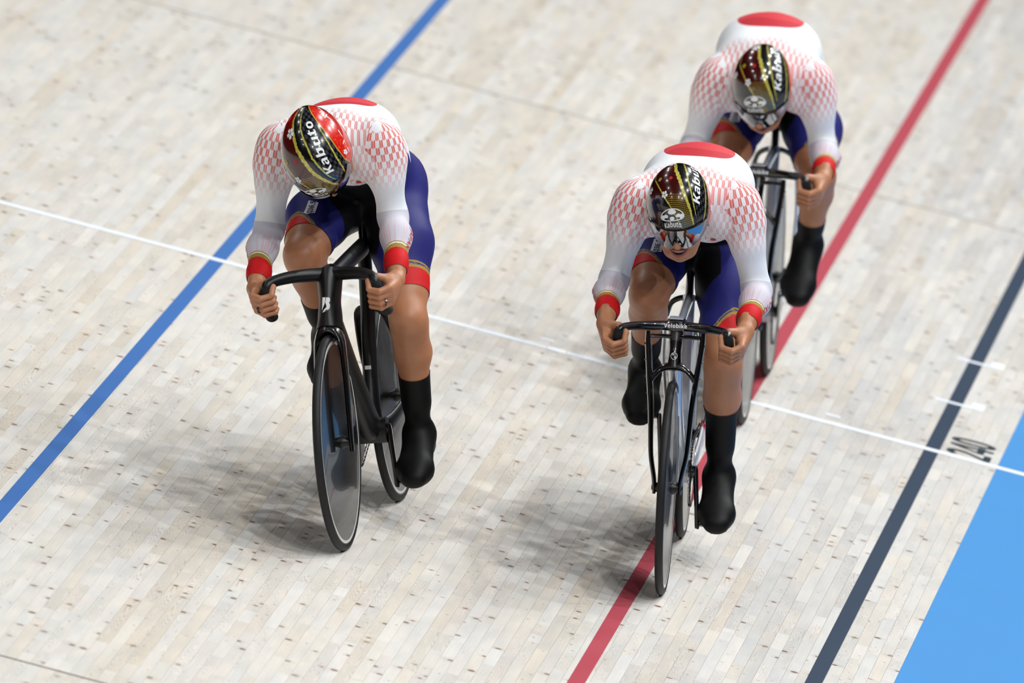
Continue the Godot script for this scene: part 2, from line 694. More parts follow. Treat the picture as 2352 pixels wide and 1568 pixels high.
func strip(u0: float, u1: float, s0: float, s1: float) -> PackedVector2Array:
	return PackedVector2Array([Vector2(u0, s0), Vector2(u1, s0), Vector2(u1, s1), Vector2(u0, s0), Vector2(u1, s1), Vector2(u0, s1)])

const TONES := [Color(0.785, 0.75, 0.685), Color(0.80, 0.77, 0.715), Color(0.795, 0.77, 0.73), Color(0.77, 0.71, 0.625), Color(0.785, 0.735, 0.68), Color(0.785, 0.76, 0.72), Color(0.755, 0.685, 0.585), Color(0.815, 0.79, 0.745), Color(0.80, 0.765, 0.70)]

# one board: a long lath of short pieces glued end to end, edges eased
func board(u0: float, s0: float, s1: float, wide: float, base: Color) -> MB:
	var m := MB.new()
	var a := -u0 - wide + 0.00022
	var b := -u0 - 0.00022
	var top := rng.randf_range(-0.0002, 0.0002)
	var bev := 0.0005
	var s := s0
	while s < s1 - 0.001:
		var e := minf(s + rng.randf_range(0.12, 0.75), s1)
		if s1 - e < 0.1:
			e = s1
		var tone: Color = TONES[rng.randi() % TONES.size()]
		var c := base.lerp(tone, rng.randf_range(0.2, 0.75))
		c = c * rng.randf_range(0.98, 1.02)
		# lanes ridden most are a little greyer with rubber dust
		var ride := clampf(1.25 - absf(u0 - 0.45) / 0.55, 0.0, 1.0) * rng.randf_range(0.1, 0.9)
		c = c.lerp(Color(0.56, 0.56, 0.57), ride * 0.7)
		c.a = 1.0
		var x0 := (rng.randi() % 16) / 16.0 + 0.002
		var x1 := x0 + 1.0 / 16.0 - 0.004
		var y0 := rng.randf()
		var y1 := y0 + (e - s) / 1.6
		m.face([Vector3(a + bev, top, s), Vector3(b - bev, top, s), Vector3(b - bev, top, e), Vector3(a + bev, top, e)], Vector3.UP, c, [Vector2(x0, y0), Vector2(x1, y0), Vector2(x1, y1), Vector2(x0, y1)])
		m.face([Vector3(a + bev, top, s), Vector3(a, top - bev, s), Vector3(a, top - bev, e), Vector3(a + bev, top, e)], Vector3(-0.7, 0.7, 0), c, [Vector2(x0, y0), Vector2(x0, y0), Vector2(x0, y1), Vector2(x0, y1)])
		m.face([Vector3(b - bev, top, s), Vector3(b, top - bev, s), Vector3(b, top - bev, e), Vector3(b - bev, top, e)], Vector3(0.7, 0.7, 0), c, [Vector2(x1, y0), Vector2(x1, y0), Vector2(x1, y1), Vector2(x1, y1)])
		s = e
	var low := -0.022
	var c2 := base
	for q in [[a, -1.0], [b, 1.0]]:
		m.face([Vector3(q[0], top - bev, s0), Vector3(q[0], low, s0), Vector3(q[0], low, s1), Vector3(q[0], top - bev, s1)], Vector3(q[1], 0, 0), c2)
	for q in [[s0, -1.0], [s1, 1.0]]:
		m.face([Vector3(a, top, q[0]), Vector3(b, top, q[0]), Vector3(b, low, q[0]), Vector3(a, low, q[0])], Vector3(0, 0, q[1]), c2)
	return m

func build_track() -> void:
	var floor_node := Node3D.new()
	floor_node.name = "floor"
	floor_node.rotation.z = -BANK
	floor_node.set_meta("kind", "structure")
	add_child(floor_node)
	var wood: StandardMaterial3D = mats["maple_boards"]
	# boards in three sections that meet at s = -4.69 and s = 6.977
	var wide := 0.04
	var singles := 0
	var rest := MB.new()
	for sec in [[-4.672, 6.966, -0.001, 4.36], [-11.5, -4.704, 0.279, 4.7], [6.984, 9.0, 1.479, 3.1]]:
		var u: float = sec[2]
		while u < sec[3]:
			var tone: Color = TONES[rng.randi() % TONES.size()]
			part("plank", board(u, sec[0], sec[1], wide, tone), wood, floor_node)
			singles += 1
			u += wide
	# the boards round about, past the picture's edges
	for sec in [[-11.5, -4.704, -0.001, 0.279], [6.984, 13.0, -0.001, 1.479], [9.003, 13.0, 1.479, 3.119], [-4.672, 6.966, 4.359, 7.0], [-11.5, -4.704, 4.719, 7.0], [6.984, 13.0, 3.119, 7.0], [-20.0, -11.503, -0.001, 7.0]]:
		var u: float = sec[2]
		while u < sec[3] - 0.02:
			var one := board(u, sec[0], sec[1], wide, TONES[rng.randi() % TONES.size()])
			var at := rest.v.size()
			rest.v.append_array(one.v)
			rest.n.append_array(one.n)
			rest.uv.append_array(one.uv)
			rest.c.append_array(one.c)
			for i in one.idx:
				rest.idx.append(i + at)
			u += wide
	part("surrounding_planks", rest, wood, floor_node, "boards round the edges of the picture").set_meta("kind", "stuff")
	var bed := MB.new()
	bed.box(Vector3(-3.5, -0.072, 2.0), Vector3(7.2, 0.1, 60.0), 0.01)
	part("board_bed", bed, flat("dark_timber_bed", Color(0.50, 0.45, 0.39), 0.9), floor_node)
	# filler strips where the sections meet
	for q in [[-4.688, 0.031, Color(0.66, 0.64, 0.60)], [6.975, 0.016, Color(0.33, 0.28, 0.27)]]:
		var js := MB.new()
		js.box(Vector3(-3.5, -0.0125, q[0]), Vector3(7.0, 0.0235, q[1]), 0.0005)
		part("joint_strip", js, flat("joint_filler_%d" % int(q[1] * 1000.0), q[2], 0.8), floor_node)
	# the blue band inside the track
	var azure := matt("azure_paint", Color(0.31, 0.574, 0.818))
	var ap := MB.new()
	ap.box(Vector3(0.751, -0.012, 2.0), Vector3(1.5, 0.0242, 60.0), 0.0005)
	part("azure_apron", ap, azure, floor_node, "bright blue band along the inner edge of the track")
	var field := MB.new()
	field.box(Vector3(12.6, -0.03, 2.0), Vector3(22.2, 0.02, 60.0), 0.005)
	part("infield", field, flat("infield_grey", Color(0.5, 0.51, 0.53), 0.8), floor_node)
	# painted lines
	part("painted_line", paint(strip(2.684, 2.734, -20, 13), 0.0006), matt("line_blue", Color(0.27, 0.445, 0.70)), floor_node, "blue line")
	part("painted_line", paint(strip(0.85, 0.90, -20, 13), 0.0006), matt("line_red", Color(0.70, 0.30, 0.345)), floor_node, "red line")
	part("painted_line", paint(strip(0.20, 0.25, -20, 13), 0.0006), matt("line_black", Color(0.225, 0.275, 0.345)), floor_node, "dark slate grey line")
	var white := matt("line_white", Color(0.93, 0.95, 0.98))
	var cross := PackedVector2Array()
	for q in [[-1.5, 0.3], [0.3, 1.262], [1.27, 1.345], [1.352, 1.49], [1.496, 1.56], [1.565, 5.6]]:
		cross.append_array(strip(q[0], q[1], -0.028, 0.026))
	part("painted_line", paint(cross, 0.0011), white, floor_node, "white line across the track")
	for q in [[0.128, 0.292, -1.845, -1.79], [0.126, 0.296, -0.975, -0.925]]:
		var tk := strip(q[0] + 0.045, q[1], q[2], q[2] + 0.036)
		tk.append_array(strip(q[0], q[0] + 0.045, q[2] - 0.085, q[2] + 0.03))
		part("measuring_mark", paint(tk, 0.0011), white, floor_node, "white tick with a square end")
	for u in [1.552, 0.555]:
		part("short_dash", paint(strip(u, u + 0.05, -0.16, -0.125), 0.0011), white, floor_node)
	# the distance number, read from the infield: its tops point outwards, it runs against the riders
	var tr := PackedVector2Array()
	for q in letters("240", 0.15, true)[0]:
		tr.append(Vector2(0.1 + q.y, -0.205 - q.x * 1.0))
	part("distance_number", paint(tr, 0.0009), matt("number_black", Color(0.20, 0.24, 0.27)), floor_node, "the number 240 in dark grey")

# ------------------------------------------------------------------ bicycles
# Local axes: origin where the front tyre touches the boards, x to the rider's left, z forward.
const FRONT := Vector3(0, 0.334, 0)
const REAR := Vector3(0, 0.334, -0.985)
const BB := Vector3(0, 0.28, -0.595)
var frames := [
	Transform3D(Basis(Vector3(0.9949362, 0.0871486, 0.0500711), Vector3(-0.0863839, 0.9961127, -0.0172419), Vector3(-0.0513791, 0.0128293, 0.9985968)), Vector3(-1.67391, 0.41797, 4.18218)),
	Transform3D(Basis(Vector3(0.9981419, -0.0471043, -0.0386514), Vector3(0.0474368, 0.9988443, 0.00773), Vector3(0.0382426, -0.0095491, 0.9992229)), Vector3(-0.761302, 0.190096, 3.562262)),
	Transform3D(Basis(Vector3(0.9984632, -0.0540786, -0.0121115), Vector3(0.0541106, 0.9985322, 0.0023365), Vector3(0.0119674, -0.0029882, 0.9999239)), Vector3(-0.816509, 0.203881, 0.403074)),
]
# crank angle: 0 = the left pedal straight down, positive turns it forward
var cranks := [0.05, 0.02, 2.08]

func wheel(parent: Node3D, called: String, at: Vector3) -> void:
	var m := MB.new()
	m.lathe_x(at, [Vector2(0.0, 0.016), Vector2(0.03, 0.0158), Vector2(0.12, 0.0135), Vector2(0.22, 0.0115), Vector2(0.301, 0.0102), Vector2(0.305, 0.0085), Vector2(0.305, -0.0085), Vector2(0.301, -0.0102), Vector2(0.22, -0.0115), Vector2(0.12, -0.0135), Vector2(0.03, -0.0158), Vector2(0.0, -0.016)], 80)
	var w := part(called, m, mats["disc_carbon"], parent, "black carbon disc wheel")
	var r := MB.new()
	r.lathe_x(at, [Vector2(0.302, 0.0105), Vector2(0.3095, 0.0114), Vector2(0.313, 0.0098), Vector2(0.313, -0.0098), Vector2(0.3095, -0.0114), Vector2(0.302, -0.0105)], 80)
	part("rim_band", r, mats["rim_silver"], w, "silver ring round the disc")
	var t := MB.new()
	var prof := []
	for k in 14:
		var a := TAU * k / 14
		prof.append(Vector2(0.3215 + 0.0125 * cos(a), 0.0132 * sin(a)))
	t.lathe_x(at, prof, 96, true)
	part("tyre", t, mats["tyre_rubber"], w)
	var h := MB.new()
	h.lathe_x(at, [Vector2(0.0, 0.049), Vector2(0.009, 0.048), Vector2(0.011, 0.042), Vector2(0.016, 0.03), Vector2(0.022, 0.0165), Vector2(0.022, -0.0165), Vector2(0.016, -0.03), Vector2(0.011, -0.042), Vector2(0.009, -0.048), Vector2(0.0, -0.049)], 24)
	part("hub", h, mats["satin_black_carbon"], w)

func crankset(parent: Node3D, k: int, drive: float, paint_mat: Material) -> void:
	var m := MB.new()
	m.lathe_x(BB, [Vector2(0.0, 0.062), Vector2(0.016, 0.061), Vector2(0.019, 0.05), Vector2(0.019, -0.05), Vector2(0.016, -0.061), Vector2(0.0, -0.062)], 24)
	part("bottom_bracket_axle", m, paint_mat, parent)
	for s in [1.0, -1.0]:
		var d: Vector3 = Vector3(0, -cos(cranks[k]), sin(cranks[k])) * s
		var arm := MB.new()
		var a := BB + Vector3(0.055 * s, 0, 0)
		var e: Vector3 = BB + Vector3(0.068 * s, 0, 0) + d * 0.168
		tube(arm, [a - d * 0.02, a, a.lerp(e, 0.5), e, e + d * 0.012], [Vector2(0.006, 0.012), Vector2(0.0085, 0.018), Vector2(0.0075, 0.014), Vector2(0.008, 0.013), Vector2(0.004, 0.006)], Vector3(1, 0, 0).cross(d), 5, 14, 0.7)
		var c := part("crank_arm", arm, mats["gloss_black_carbon"], parent)
		var p := MB.new()
		p.sweep([e, e + Vector3(0.022 * s, 0, 0)], [0.0055, 0.005], Vector3.UP, 10)
		p.box(e + Vector3(0.055 * s, 0.0, 0.0), Vector3(0.062, 0.018, 0.07), 0.005)
		part("pedal", p, mats["bare_steel"], c)
	# chainring and chain
	var rx := 0.043 * drive
	var ring := MB.new()
	ring.lathe_x(BB + Vector3(rx, 0, 0), [Vector2(0.03, 0.003), Vector2(0.098, 0.002), Vector2(0.104, 0.001), Vector2(0.104, -0.001), Vector2(0.098, -0.002), Vector2(0.03, -0.003)], 60)
	for i in 52:
		var t := TAU * i / 52
		ring.box(BB + Vector3(rx, cos(t) * 0.106, sin(t) * 0.106), Vector3(0.0018, 0.005, 0.005), 0.0006)
	part("chainring", ring, mats["gloss_black_carbon"], parent)
	var chain := MB.new()
	var loop := []
	var rb := 0.107
	var rr := 0.031
	var dir := REAR - BB
	var off := asin((rb - rr) / dir.length())
	for i in 33:
		var t := lerpf(PI / 2 + off, -PI / 2 - off, i / 32.0)
		loop.append(BB + Vector3(rx, sin(t) * rb, cos(t) * rb))
	for i in 9:
		var t := lerpf(-PI / 2 - off, -PI * 1.5 + off, i / 8.0)
		loop.append(REAR + Vector3(rx, sin(t) * rr, cos(t) * rr))
	loop.append(loop[0])
	var left := 0.0
	var flip := 0
	for i in loop.size() - 1:
		var a: Vector3 = loop[i]
		var e: Vector3 = loop[i + 1]
		var long := (e - a).length()
		var at := left
		while at < long:
			var p := a.lerp(e, at / long)
			var d := (e - a).normalized()
			var wd := 0.0042 if flip % 2 == 0 else 0.0028
			for sx in [-wd, wd]:
				chain.sweep([p + Vector3(sx, 0, 0) - d * 0.0072, p + Vector3(sx, 0, 0) + d * 0.0072], [Vector2(0.0007, 0.0042), Vector2(0.0007, 0.0042)], Vector3.RIGHT.cross(d), 6)
			flip += 1
			at += 0.0127
		left = at - long
	part("chain", chain, mats["dark_chain_steel"], parent)

func saddle(parent: Node3D) -> void:
	var m := MB.new()
	tube(m, [Vector3(0, 1.0, -0.93), Vector3(0, 1.012, -0.88), Vector3(0, 1.006, -0.80), Vector3(0, 0.998, -0.72), Vector3(0, 0.99, -0.655)], [Vector2(0.05, 0.012), Vector2(0.068, 0.02), Vector2(0.04, 0.02), Vector2(0.02, 0.017), Vector2(0.01, 0.008)], Vector3.UP, 5, 16)
	part("saddle", m, mats["grip_tape"], parent)

# the bar from its middle to the end of the drop on one side
func drop_points(k: int, s: float) -> Array:
	if k == 0:
		return [Vector3(0, 0.842, -0.105), Vector3(0.05 * s, 0.845, -0.085), Vector3(0.105 * s, 0.848, -0.042), Vector3(0.146 * s, 0.846, 0.008), Vector3(0.166 * s, 0.838, 0.040), Vector3(0.173 * s, 0.816, 0.043), Vector3(0.174 * s, 0.787, 0.024), Vector3(0.176 * s, 0.752, 0.0), Vector3(0.179 * s, 0.731, -0.04), Vector3(0.180 * s, 0.724, -0.085)]
	return [Vector3(0, 0.832, -0.075), Vector3(0.05 * s, 0.832, -0.07), Vector3(0.11 * s, 0.834, -0.035), Vector3(0.150 * s, 0.838, 0.022), Vector3(0.168 * s, 0.834, 0.056), Vector3(0.173 * s, 0.813, 0.052), Vector3(0.173 * s, 0.786, 0.022), Vector3(0.177 * s, 0.755, -0.006), Vector3(0.180 * s, 0.74, -0.03)]

func handlebar(parent: Node3D, k: int) -> void:
	var m := MB.new()
	var mat: Material = mats["satin_black_carbon"] if k == 0 else mats["gloss_black_carbon"]
	for s in [-1.0, 1.0]:
		var p := drop_points(k, s)
		var r := [Vector2(0.016, 0.017), Vector2(0.015, 0.016), Vector2(0.0135, 0.0145), Vector2(0.013, 0.0135), 0.0128, 0.0125] if k else [Vector2(0.022, 0.022), Vector2(0.021, 0.021), Vector2(0.0195, 0.02), Vector2(0.018, 0.018), 0.0165, 0.0155]
		tube(m, p.slice(0, 6), r, Vector3(0, 0.3, 1), 6, 14)
	if k == 0:
		tube(m, [Vector3(0, 0.83, -0.19), Vector3(0, 0.845, -0.15), Vector3(0, 0.845, -0.10)], [Vector2(0.03, 0.02), Vector2(0.032, 0.024), Vector2(0.03, 0.012)], Vector3.UP, 5, 16)
	else:
		tube(m, [Vector3(0, 0.822, -0.15), Vector3(0, 0.834, -0.11), Vector3(0, 0.833, -0.072), Vector3(0, 0.832, -0.056)], [Vector2(0.022, 0.018), Vector2(0.034, 0.02), Vector2(0.036, 0.0185), Vector2(0.03, 0.012)], Vector3.UP, 5, 18, 0.8)
	var bar := part("handlebar", m, mat, parent)
	for s in [-1.0, 1.0]:
		var g := MB.new()
		var p := drop_points(k, s)
		tube(g, p.slice(4), [0.0145, 0.0152, 0.0155, 0.016, 0.0145] if k else [0.0168, 0.0165, 0.0158, 0.0168, 0.0172, 0.0155], Vector3(0, 0.3, 1), 6, 14)
		part("grip", g, mats["grip_tape"], bar)

func show_letters(parent: Node3D, called: String, text: String, size: float, at: Vector3, right: Vector3, up: Vector3, mat: Material, bold := true) -> void:
	var nn := right.cross(up).normalized()
	var pl := func(q: Vector2) -> Array: return [at + right * q.x + up * q.y, nn]
	part(called, print_on(letters(text, size, bold)[0], pl), mat, parent)

func build_bicycle(k: int) -> void:
	var label: String = ["matt black track bicycle with a white emblem on its head tube", "silver-framed track bicycle with a wide black fork, the front one on the red line", "silver-framed track bicycle with a wide black fork, rearmost in the picture"][k]
	var b := thing("track_bicycle", label, "bicycle", frames[k], "track bicycles")
	wheel(b, "front_wheel", FRONT)
	wheel(b, "rear_wheel", REAR)
	if k == 0:
		frame_black(b)
	else:
		frame_silver(b)
	crankset(b, k, -1.0 if k == 0 else 1.0, mats["satin_black_carbon"] if k == 0 else mats["gloss_black_carbon"])
	handlebar(b, k)
	saddle(b)

func frame_black(b: Node3D) -> void:
	var mat: Material = mats["satin_black_carbon"]
	var gl: Material = mats["gloss_black_carbon"]
	var m := MB.new()
	# head tube with hourglass front
	tube(m, [Vector3(0, 0.672, -0.052), Vector3(0, 0.71, -0.07), Vector3(0, 0.76, -0.088), Vector3(0, 0.81, -0.11), Vector3(0, 0.838, -0.13)], [Vector2(0.043, 0.06), Vector2(0.037, 0.062), Vector2(0.033, 0.06), Vector2(0.037, 0.06), Vector2(0.040, 0.05)], Vector3(0, 0, 1), 6, 20)
	# top tube, down tube, seat tube, bottom bracket
	tube(m, [Vector3(0, 0.822, -0.15), Vector3(0, 0.835, -0.4), Vector3(0, 0.842, -0.70)], [Vector2(0.024, 0.034), Vector2(0.022, 0.03), Vector2(0.022, 0.032)], Vector3.UP, 5, 16)
	tube(m, [Vector3(0, 0.70, -0.10), Vector3(0, 0.52, -0.31), Vector3(0, 0.33, -0.53), Vector3(0, 0.285, -0.60)], [Vector2(0.026, 0.055), Vector2(0.026, 0.055), Vector2(0.034, 0.055), Vector2(0.042, 0.04)], Vector3(0, 0.7, 0.7), 5, 16)
	tube(m, [Vector3(0, 0.29, -0.61), Vector3(0, 0.45, -0.655), Vector3(0, 0.65, -0.70), Vector3(0, 0.86, -0.735)], [Vector2(0.034, 0.045), Vector2(0.024, 0.036), Vector2(0.022, 0.036), Vector2(0.021, 0.036)], Vector3(0, 0, 1), 5, 16)
	tube(m, [BB + Vector3(-0.05, 0, 0), BB + Vector3(0.05, 0, 0)], [0.04, 0.04], Vector3.UP, 2, 24)
	var f := part("frame", m, mat, b, "matt black frame")
	for s in [-1.0, 1.0]:
		var st := MB.new()
		tube(st, [Vector3(0.004 * s, 0.655, -0.70), Vector3(0.04 * s, 0.625, -0.745), Vector3(0.062 * s, 0.48, -0.88), Vector3(0.058 * s, 0.345, -0.985)], [Vector2(0.010, 0.016), Vector2(0.009, 0.018), Vector2(0.0085, 0.018), Vector2(0.009, 0.022)], Vector3(0, 0.5, 1), 6, 12)
		part("seat_stay", st, mat, f)
		var ch := MB.new()
		tube(ch, [Vector3(0.035 * s, 0.285, -0.625), Vector3(0.05 * s, 0.295, -0.72), Vector3(0.058 * s, 0.32, -0.88), Vector3(0.057 * s, 0.334, -1.0)], [Vector2(0.012, 0.03), Vector2(0.010, 0.028), Vector2(0.009, 0.024), Vector2(0.009, 0.02)], Vector3.UP, 6, 12)
		part("chain_stay", ch, mat, f)
	var post := MB.new()
	tube(post, [Vector3(0, 0.84, -0.735), Vector3(0, 0.92, -0.755), Vector3(0, 0.99, -0.78)], [Vector2(0.016, 0.034), Vector2(0.015, 0.032), Vector2(0.015, 0.03)], Vector3(0, 0, 1), 4, 14)
	part("seat_post", post, gl, b)
	var fk := MB.new()
	var fp := []
	var fr := []
	for q in [[0.046, 0.305, 0.0, 0.007, 0.013], [0.046, 0.37, 0.0, 0.008, 0.022], [0.045, 0.5, -0.008, 0.0085, 0.028], [0.041, 0.6, -0.018, 0.0095, 0.032], [0.034, 0.648, -0.026, 0.013, 0.036], [0.019, 0.676, -0.034, 0.018, 0.042]]:
		fp.append(Vector3(q[0], q[1], q[2]))
		fr.append(Vector2(q[4], q[3]))
	fp.append(Vector3(0, 0.684, -0.037))
	fr.append(Vector2(0.046, 0.02))
	for i in range(5, -1, -1):
		fp.append(mirror(fp[i]))
		fr.append(fr[i])
	var rings := curve(fp, fr, 6)
	# section axes: across the path lies along z all the way round the arch
	var cnt: int = rings[0].size()
	var rows := []
	for i in cnt:
		var t: Vector3 = (rings[0][mini(i + 1, cnt - 1)] - rings[0][maxi(i - 1, 0)]).normalized()
		var sd := (Vector3(0, 0, 1) - t * t.z).normalized()
		var nn := t.cross(sd).normalized()
		var row := []
		for k in 17:
			var a := TAU * k / 16
			var r: Vector2 = rings[1][i]
			row.append(fk.vert(rings[0][i] + sd * cos(a) * r.x + nn * sin(a) * r.y, (sd * cos(a) / r.x + nn * sin(a) / r.y).normalized()))
		rows.append(row)
	for i in cnt - 1:
		for k in 16:
			fk.quad(rows[i][k], rows[i][k + 1], rows[i + 1][k + 1], rows[i + 1][k])
	for e in [0, cnt - 1]:
		for k in range(1, 15):
			fk.tri(rows[e][0], rows[e][k], rows[e][k + 1])
	part("fork", fk, gl, b, "gloss black fork")
	# white emblem on the head tube and small marks
	var e := MB.new()
	var pl := func(q: Vector2) -> Array:
		var z := -0.088 + 0.0605 * sqrt(maxf(0.05, 1.0 - pow(q.x / 0.034, 2.0))) - (q.y - 0.765) * 0.40
		return [Vector3(q.x, q.y, z + 0.0042), Vector3(q.x * 20.0, 0.2, 1).normalized()]
	var left := outline(PackedVector2Array([Vector2(-0.012, 0.781), Vector2(-0.002, 0.781), Vector2(-0.005, 0.762), Vector2(-0.011, 0.75), Vector2(-0.0145, 0.742)]))
	left.append_array(outline(PackedVector2Array([Vector2(0.000, 0.781), Vector2(0.009, 0.780), Vector2(0.0115, 0.776), Vector2(0.0112, 0.769), Vector2(0.008, 0.764), Vector2(0.011, 0.760), Vector2(0.0112, 0.752), Vector2(0.0085, 0.746), Vector2(0.002, 0.742), Vector2(-0.0135, 0.736), Vector2(-0.006, 0.747), Vector2(0.0005, 0.752), Vector2(0.0, 0.758), Vector2(-0.003, 0.767)])))
	part("emblem", print_on(left, pl), mats["white_print"], f, "white letter emblem")
	var plate := MB.new()
	plate.box(Vector3(0.0, 0.475, -0.6225), Vector3(0.02, 0.012, 0.003), 0.001)
	part("number_sticker", plate, mats["white_print"], f)

func frame_silver(b: Node3D) -> void:
	var gl: Material = mats["gloss_black_carbon"]
	var sil: Material = mats["silver_paint"]
	var m := MB.new()
	tube(m, [Vector3(0, 0.70, -0.052), Vector3(0, 0.75, -0.074), Vector3(0, 0.78, -0.085)], [Vector2(0.024, 0.03), Vector2(0.020, 0.032), Vector2(0.022, 0.032)], Vector3(0, 0, 1), 5, 18)
	var hd := part("head_tube", m, gl, b, "black head tube with a round white emblem")
	var ring := oval_ring(Vector2(0, 0.744), Vector2(0.0105, 0.0105), Vector2(0.0092, 0.0092))
	for q in [[-0.006, 0.746, -0.003, 0.751], [-0.003, 0.751, 0.0, 0.746], [0.001, 0.743, 0.0035, 0.7375], [0.0035, 0.7375, 0.0065, 0.743]]:
		var a := Vector2(q[0], q[1])
		var e := Vector2(q[2], q[3])
		var w := Vector2(e.y - a.y, a.x - e.x).normalized() * 0.0009
		ring.append_array(PackedVector2Array([a + w, e + w, e - w, a + w, e - w, a - w]))
	var on_head := func(q: Vector2) -> Array: return [Vector3(q.x, q.y, -0.0345 - (q.y - 0.744) * 0.42 - 0.032 * (1.0 - sqrt(1.0 - pow(q.x / 0.0205, 2.0)))), Vector3(q.x * 30.0, 0.2, 1).normalized()]
	part("emblem", print_on(ring, on_head), mats["white_print"], hd)
	var stm := MB.new()
	tube(stm, [Vector3(0, 0.778, -0.086), Vector3(0, 0.80, -0.092), Vector3(0, 0.83, -0.10)], [Vector2(0.021, 0.03), Vector2(0.024, 0.032), Vector2(0.026, 0.034)], Vector3(0, 0, 1), 4, 16)
	part("stem", stm, mats["bare_steel"], b)
	var top := MB.new()
	tube(top, [Vector3(0, 0.785, -0.11), Vector3(0, 0.80, -0.40), Vector3(0, 0.805, -0.70)], [Vector2(0.015, 0.03), Vector2(0.014, 0.024), Vector2(0.016, 0.026)], Vector3.UP, 5, 14)
	var f := part("frame", top, sil, b, "silver frame")
	var dn := MB.new()
	tube(dn, [Vector3(0, 0.72, -0.09), Vector3(0, 0.52, -0.31), Vector3(0, 0.34, -0.53), Vector3(0, 0.285, -0.60)], [Vector2(0.022, 0.04), Vector2(0.022, 0.045), Vector2(0.028, 0.045), Vector2(0.036, 0.04)], Vector3(0, 0.7, 0.7), 5, 16)
	part("down_tube", dn, sil, f)
	var se := MB.new()
	tube(se, [Vector3(0, 0.29, -0.61), Vector3(0, 0.45, -0.655), Vector3(0, 0.65, -0.70), Vector3(0, 0.82, -0.735)], [Vector2(0.030, 0.04), Vector2(0.022, 0.034), Vector2(0.020, 0.034), Vector2(0.02, 0.034)], Vector3(0, 0, 1), 5, 16)
	part("seat_tube", se, sil, f, "silver seat tube")
	var bbs := MB.new()
	tube(bbs, [BB + Vector3(-0.034, 0, 0), BB + Vector3(0.034, 0, 0)], [0.037, 0.037], Vector3.UP, 2, 24)
	part("bottom_bracket_shell", bbs, sil, f)
	var arch := MB.new()
	tube(arch, [Vector3(-0.072, 0.74, -0.80), Vector3(-0.058, 0.782, -0.785), Vector3(-0.03, 0.803, -0.765), Vector3(0, 0.808, -0.75), Vector3(0.03, 0.803, -0.765), Vector3(0.058, 0.782, -0.785), Vector3(0.072, 0.74, -0.80)], [0.0085, 0.0085, 0.009, 0.011, 0.009, 0.0085, 0.0085], Vector3(0, 0, 1), 5, 12)
	part("stay_arch", arch, gl, f, "black arch over the rear wheel")
	for s in [-1.0, 1.0]:
		var st := MB.new()
		tube(st, [Vector3(0.072 * s, 0.748, -0.80), Vector3(0.078 * s, 0.6, -0.86), Vector3(0.068 * s, 0.45, -0.93), Vector3(0.056 * s, 0.365, -0.985)], [Vector2(0.006, 0.022), Vector2(0.006, 0.026), Vector2(0.006, 0.024), Vector2(0.007, 0.02)], Vector3(0, 0, 1), 5, 12)
		part("seat_stay", st, mats["white_paint"], f, "white seat stay")
		var ch := MB.new()
		tube(ch, [Vector3(0.03 * s, 0.28, -0.64), Vector3(0.043 * s, 0.29, -0.72), Vector3(0.050 * s, 0.322, -0.86), Vector3(0.051 * s, 0.342, -0.94)], [Vector2(0.009, 0.02), Vector2(0.010, 0.026), Vector2(0.010, 0.029), Vector2(0.0095, 0.03)], Vector3.UP, 5, 12)
		var cs := part("chain_stay", ch, mats["white_paint"], f, "white chain stay")
		var tip := MB.new()
		tube(tip, [Vector3(0.051 * s, 0.340, -0.932), Vector3(0.052 * s, 0.352, -0.98), Vector3(0.051 * s, 0.366, -1.04)], [Vector2(0.0102, 0.031), Vector2(0.0102, 0.032), Vector2(0.006, 0.014)], Vector3.UP, 5, 12)
		part("drop_out", tip, mats["red_paint"], cs, "red rear end")
		if s > 0.0:
			show_letters(cs, "lettering", "JAPAN", 0.017, Vector3(0.0612, 0.328, -0.87), Vector3(-0.02, -0.23, 1).normalized(), Vector3(0, 1, 0.23).normalized(), mats["red_print"], false)
	show_letters(f, "lettering", "BOK", 0.018, Vector3(0.004, 0.40, -0.607), Vector3(0, -0.97, 0.24), Vector3(1, 0, 0), mats["black_print"])
	var post := MB.new()
	tube(post, [Vector3(0, 0.80, -0.735), Vector3(0, 0.90, -0.755), Vector3(0, 0.99, -0.78)], [Vector2(0.014, 0.03), Vector2(0.013, 0.028), Vector2(0.013, 0.026)], Vector3(0, 0, 1), 4, 14)
	part("seat_post", post, gl, b)
	# the wide fork: two outer blades, a bridge under the bar and an arch over the tyre
	var fk := MB.new()
	for s in [-1.0, 1.0]:
		tube(fk, [Vector3(0.086 * s, 0.812, -0.075), Vector3(0.083 * s, 0.77, -0.066), Vector3(0.074 * s, 0.68, -0.045), Vector3(0.064 * s, 0.58, -0.028), Vector3(0.060 * s, 0.50, -0.016), Vector3(0.055 * s, 0.43, -0.008), Vector3(0.042 * s, 0.36, 0.0), Vector3(0.040 * s, 0.315, 0.0)], [Vector2(0.008, 0.02), Vector2(0.0105, 0.026), Vector2(0.0105, 0.028), Vector2(0.0095, 0.028), Vector2(0.0085, 0.026), Vector2(0.008, 0.024), Vector2(0.0075, 0.02), Vector2(0.0055, 0.012)], Vector3(0, 0, 1), 6, 14)
	tube(fk, [Vector3(-0.074, 0.655, -0.042), Vector3(-0.05, 0.69, -0.046), Vector3(-0.02, 0.708, -0.05), Vector3(0.02, 0.708, -0.05), Vector3(0.05, 0.69, -0.046), Vector3(0.074, 0.655, -0.042)], [Vector2(0.008, 0.018), Vector2(0.0085, 0.02), Vector2(0.012, 0.024), Vector2(0.012, 0.024), Vector2(0.0085, 0.02), Vector2(0.008, 0.018)], Vector3(0, 0, 1), 6, 14)
	tube(fk, [Vector3(-0.086, 0.798, -0.072), Vector3(0.0, 0.798, -0.08), Vector3(0.086, 0.798, -0.072)], [Vector2(0.0065, 0.016), Vector2(0.0065, 0.018), Vector2(0.0065, 0.016)], Vector3(0, 0, 1), 5, 12)
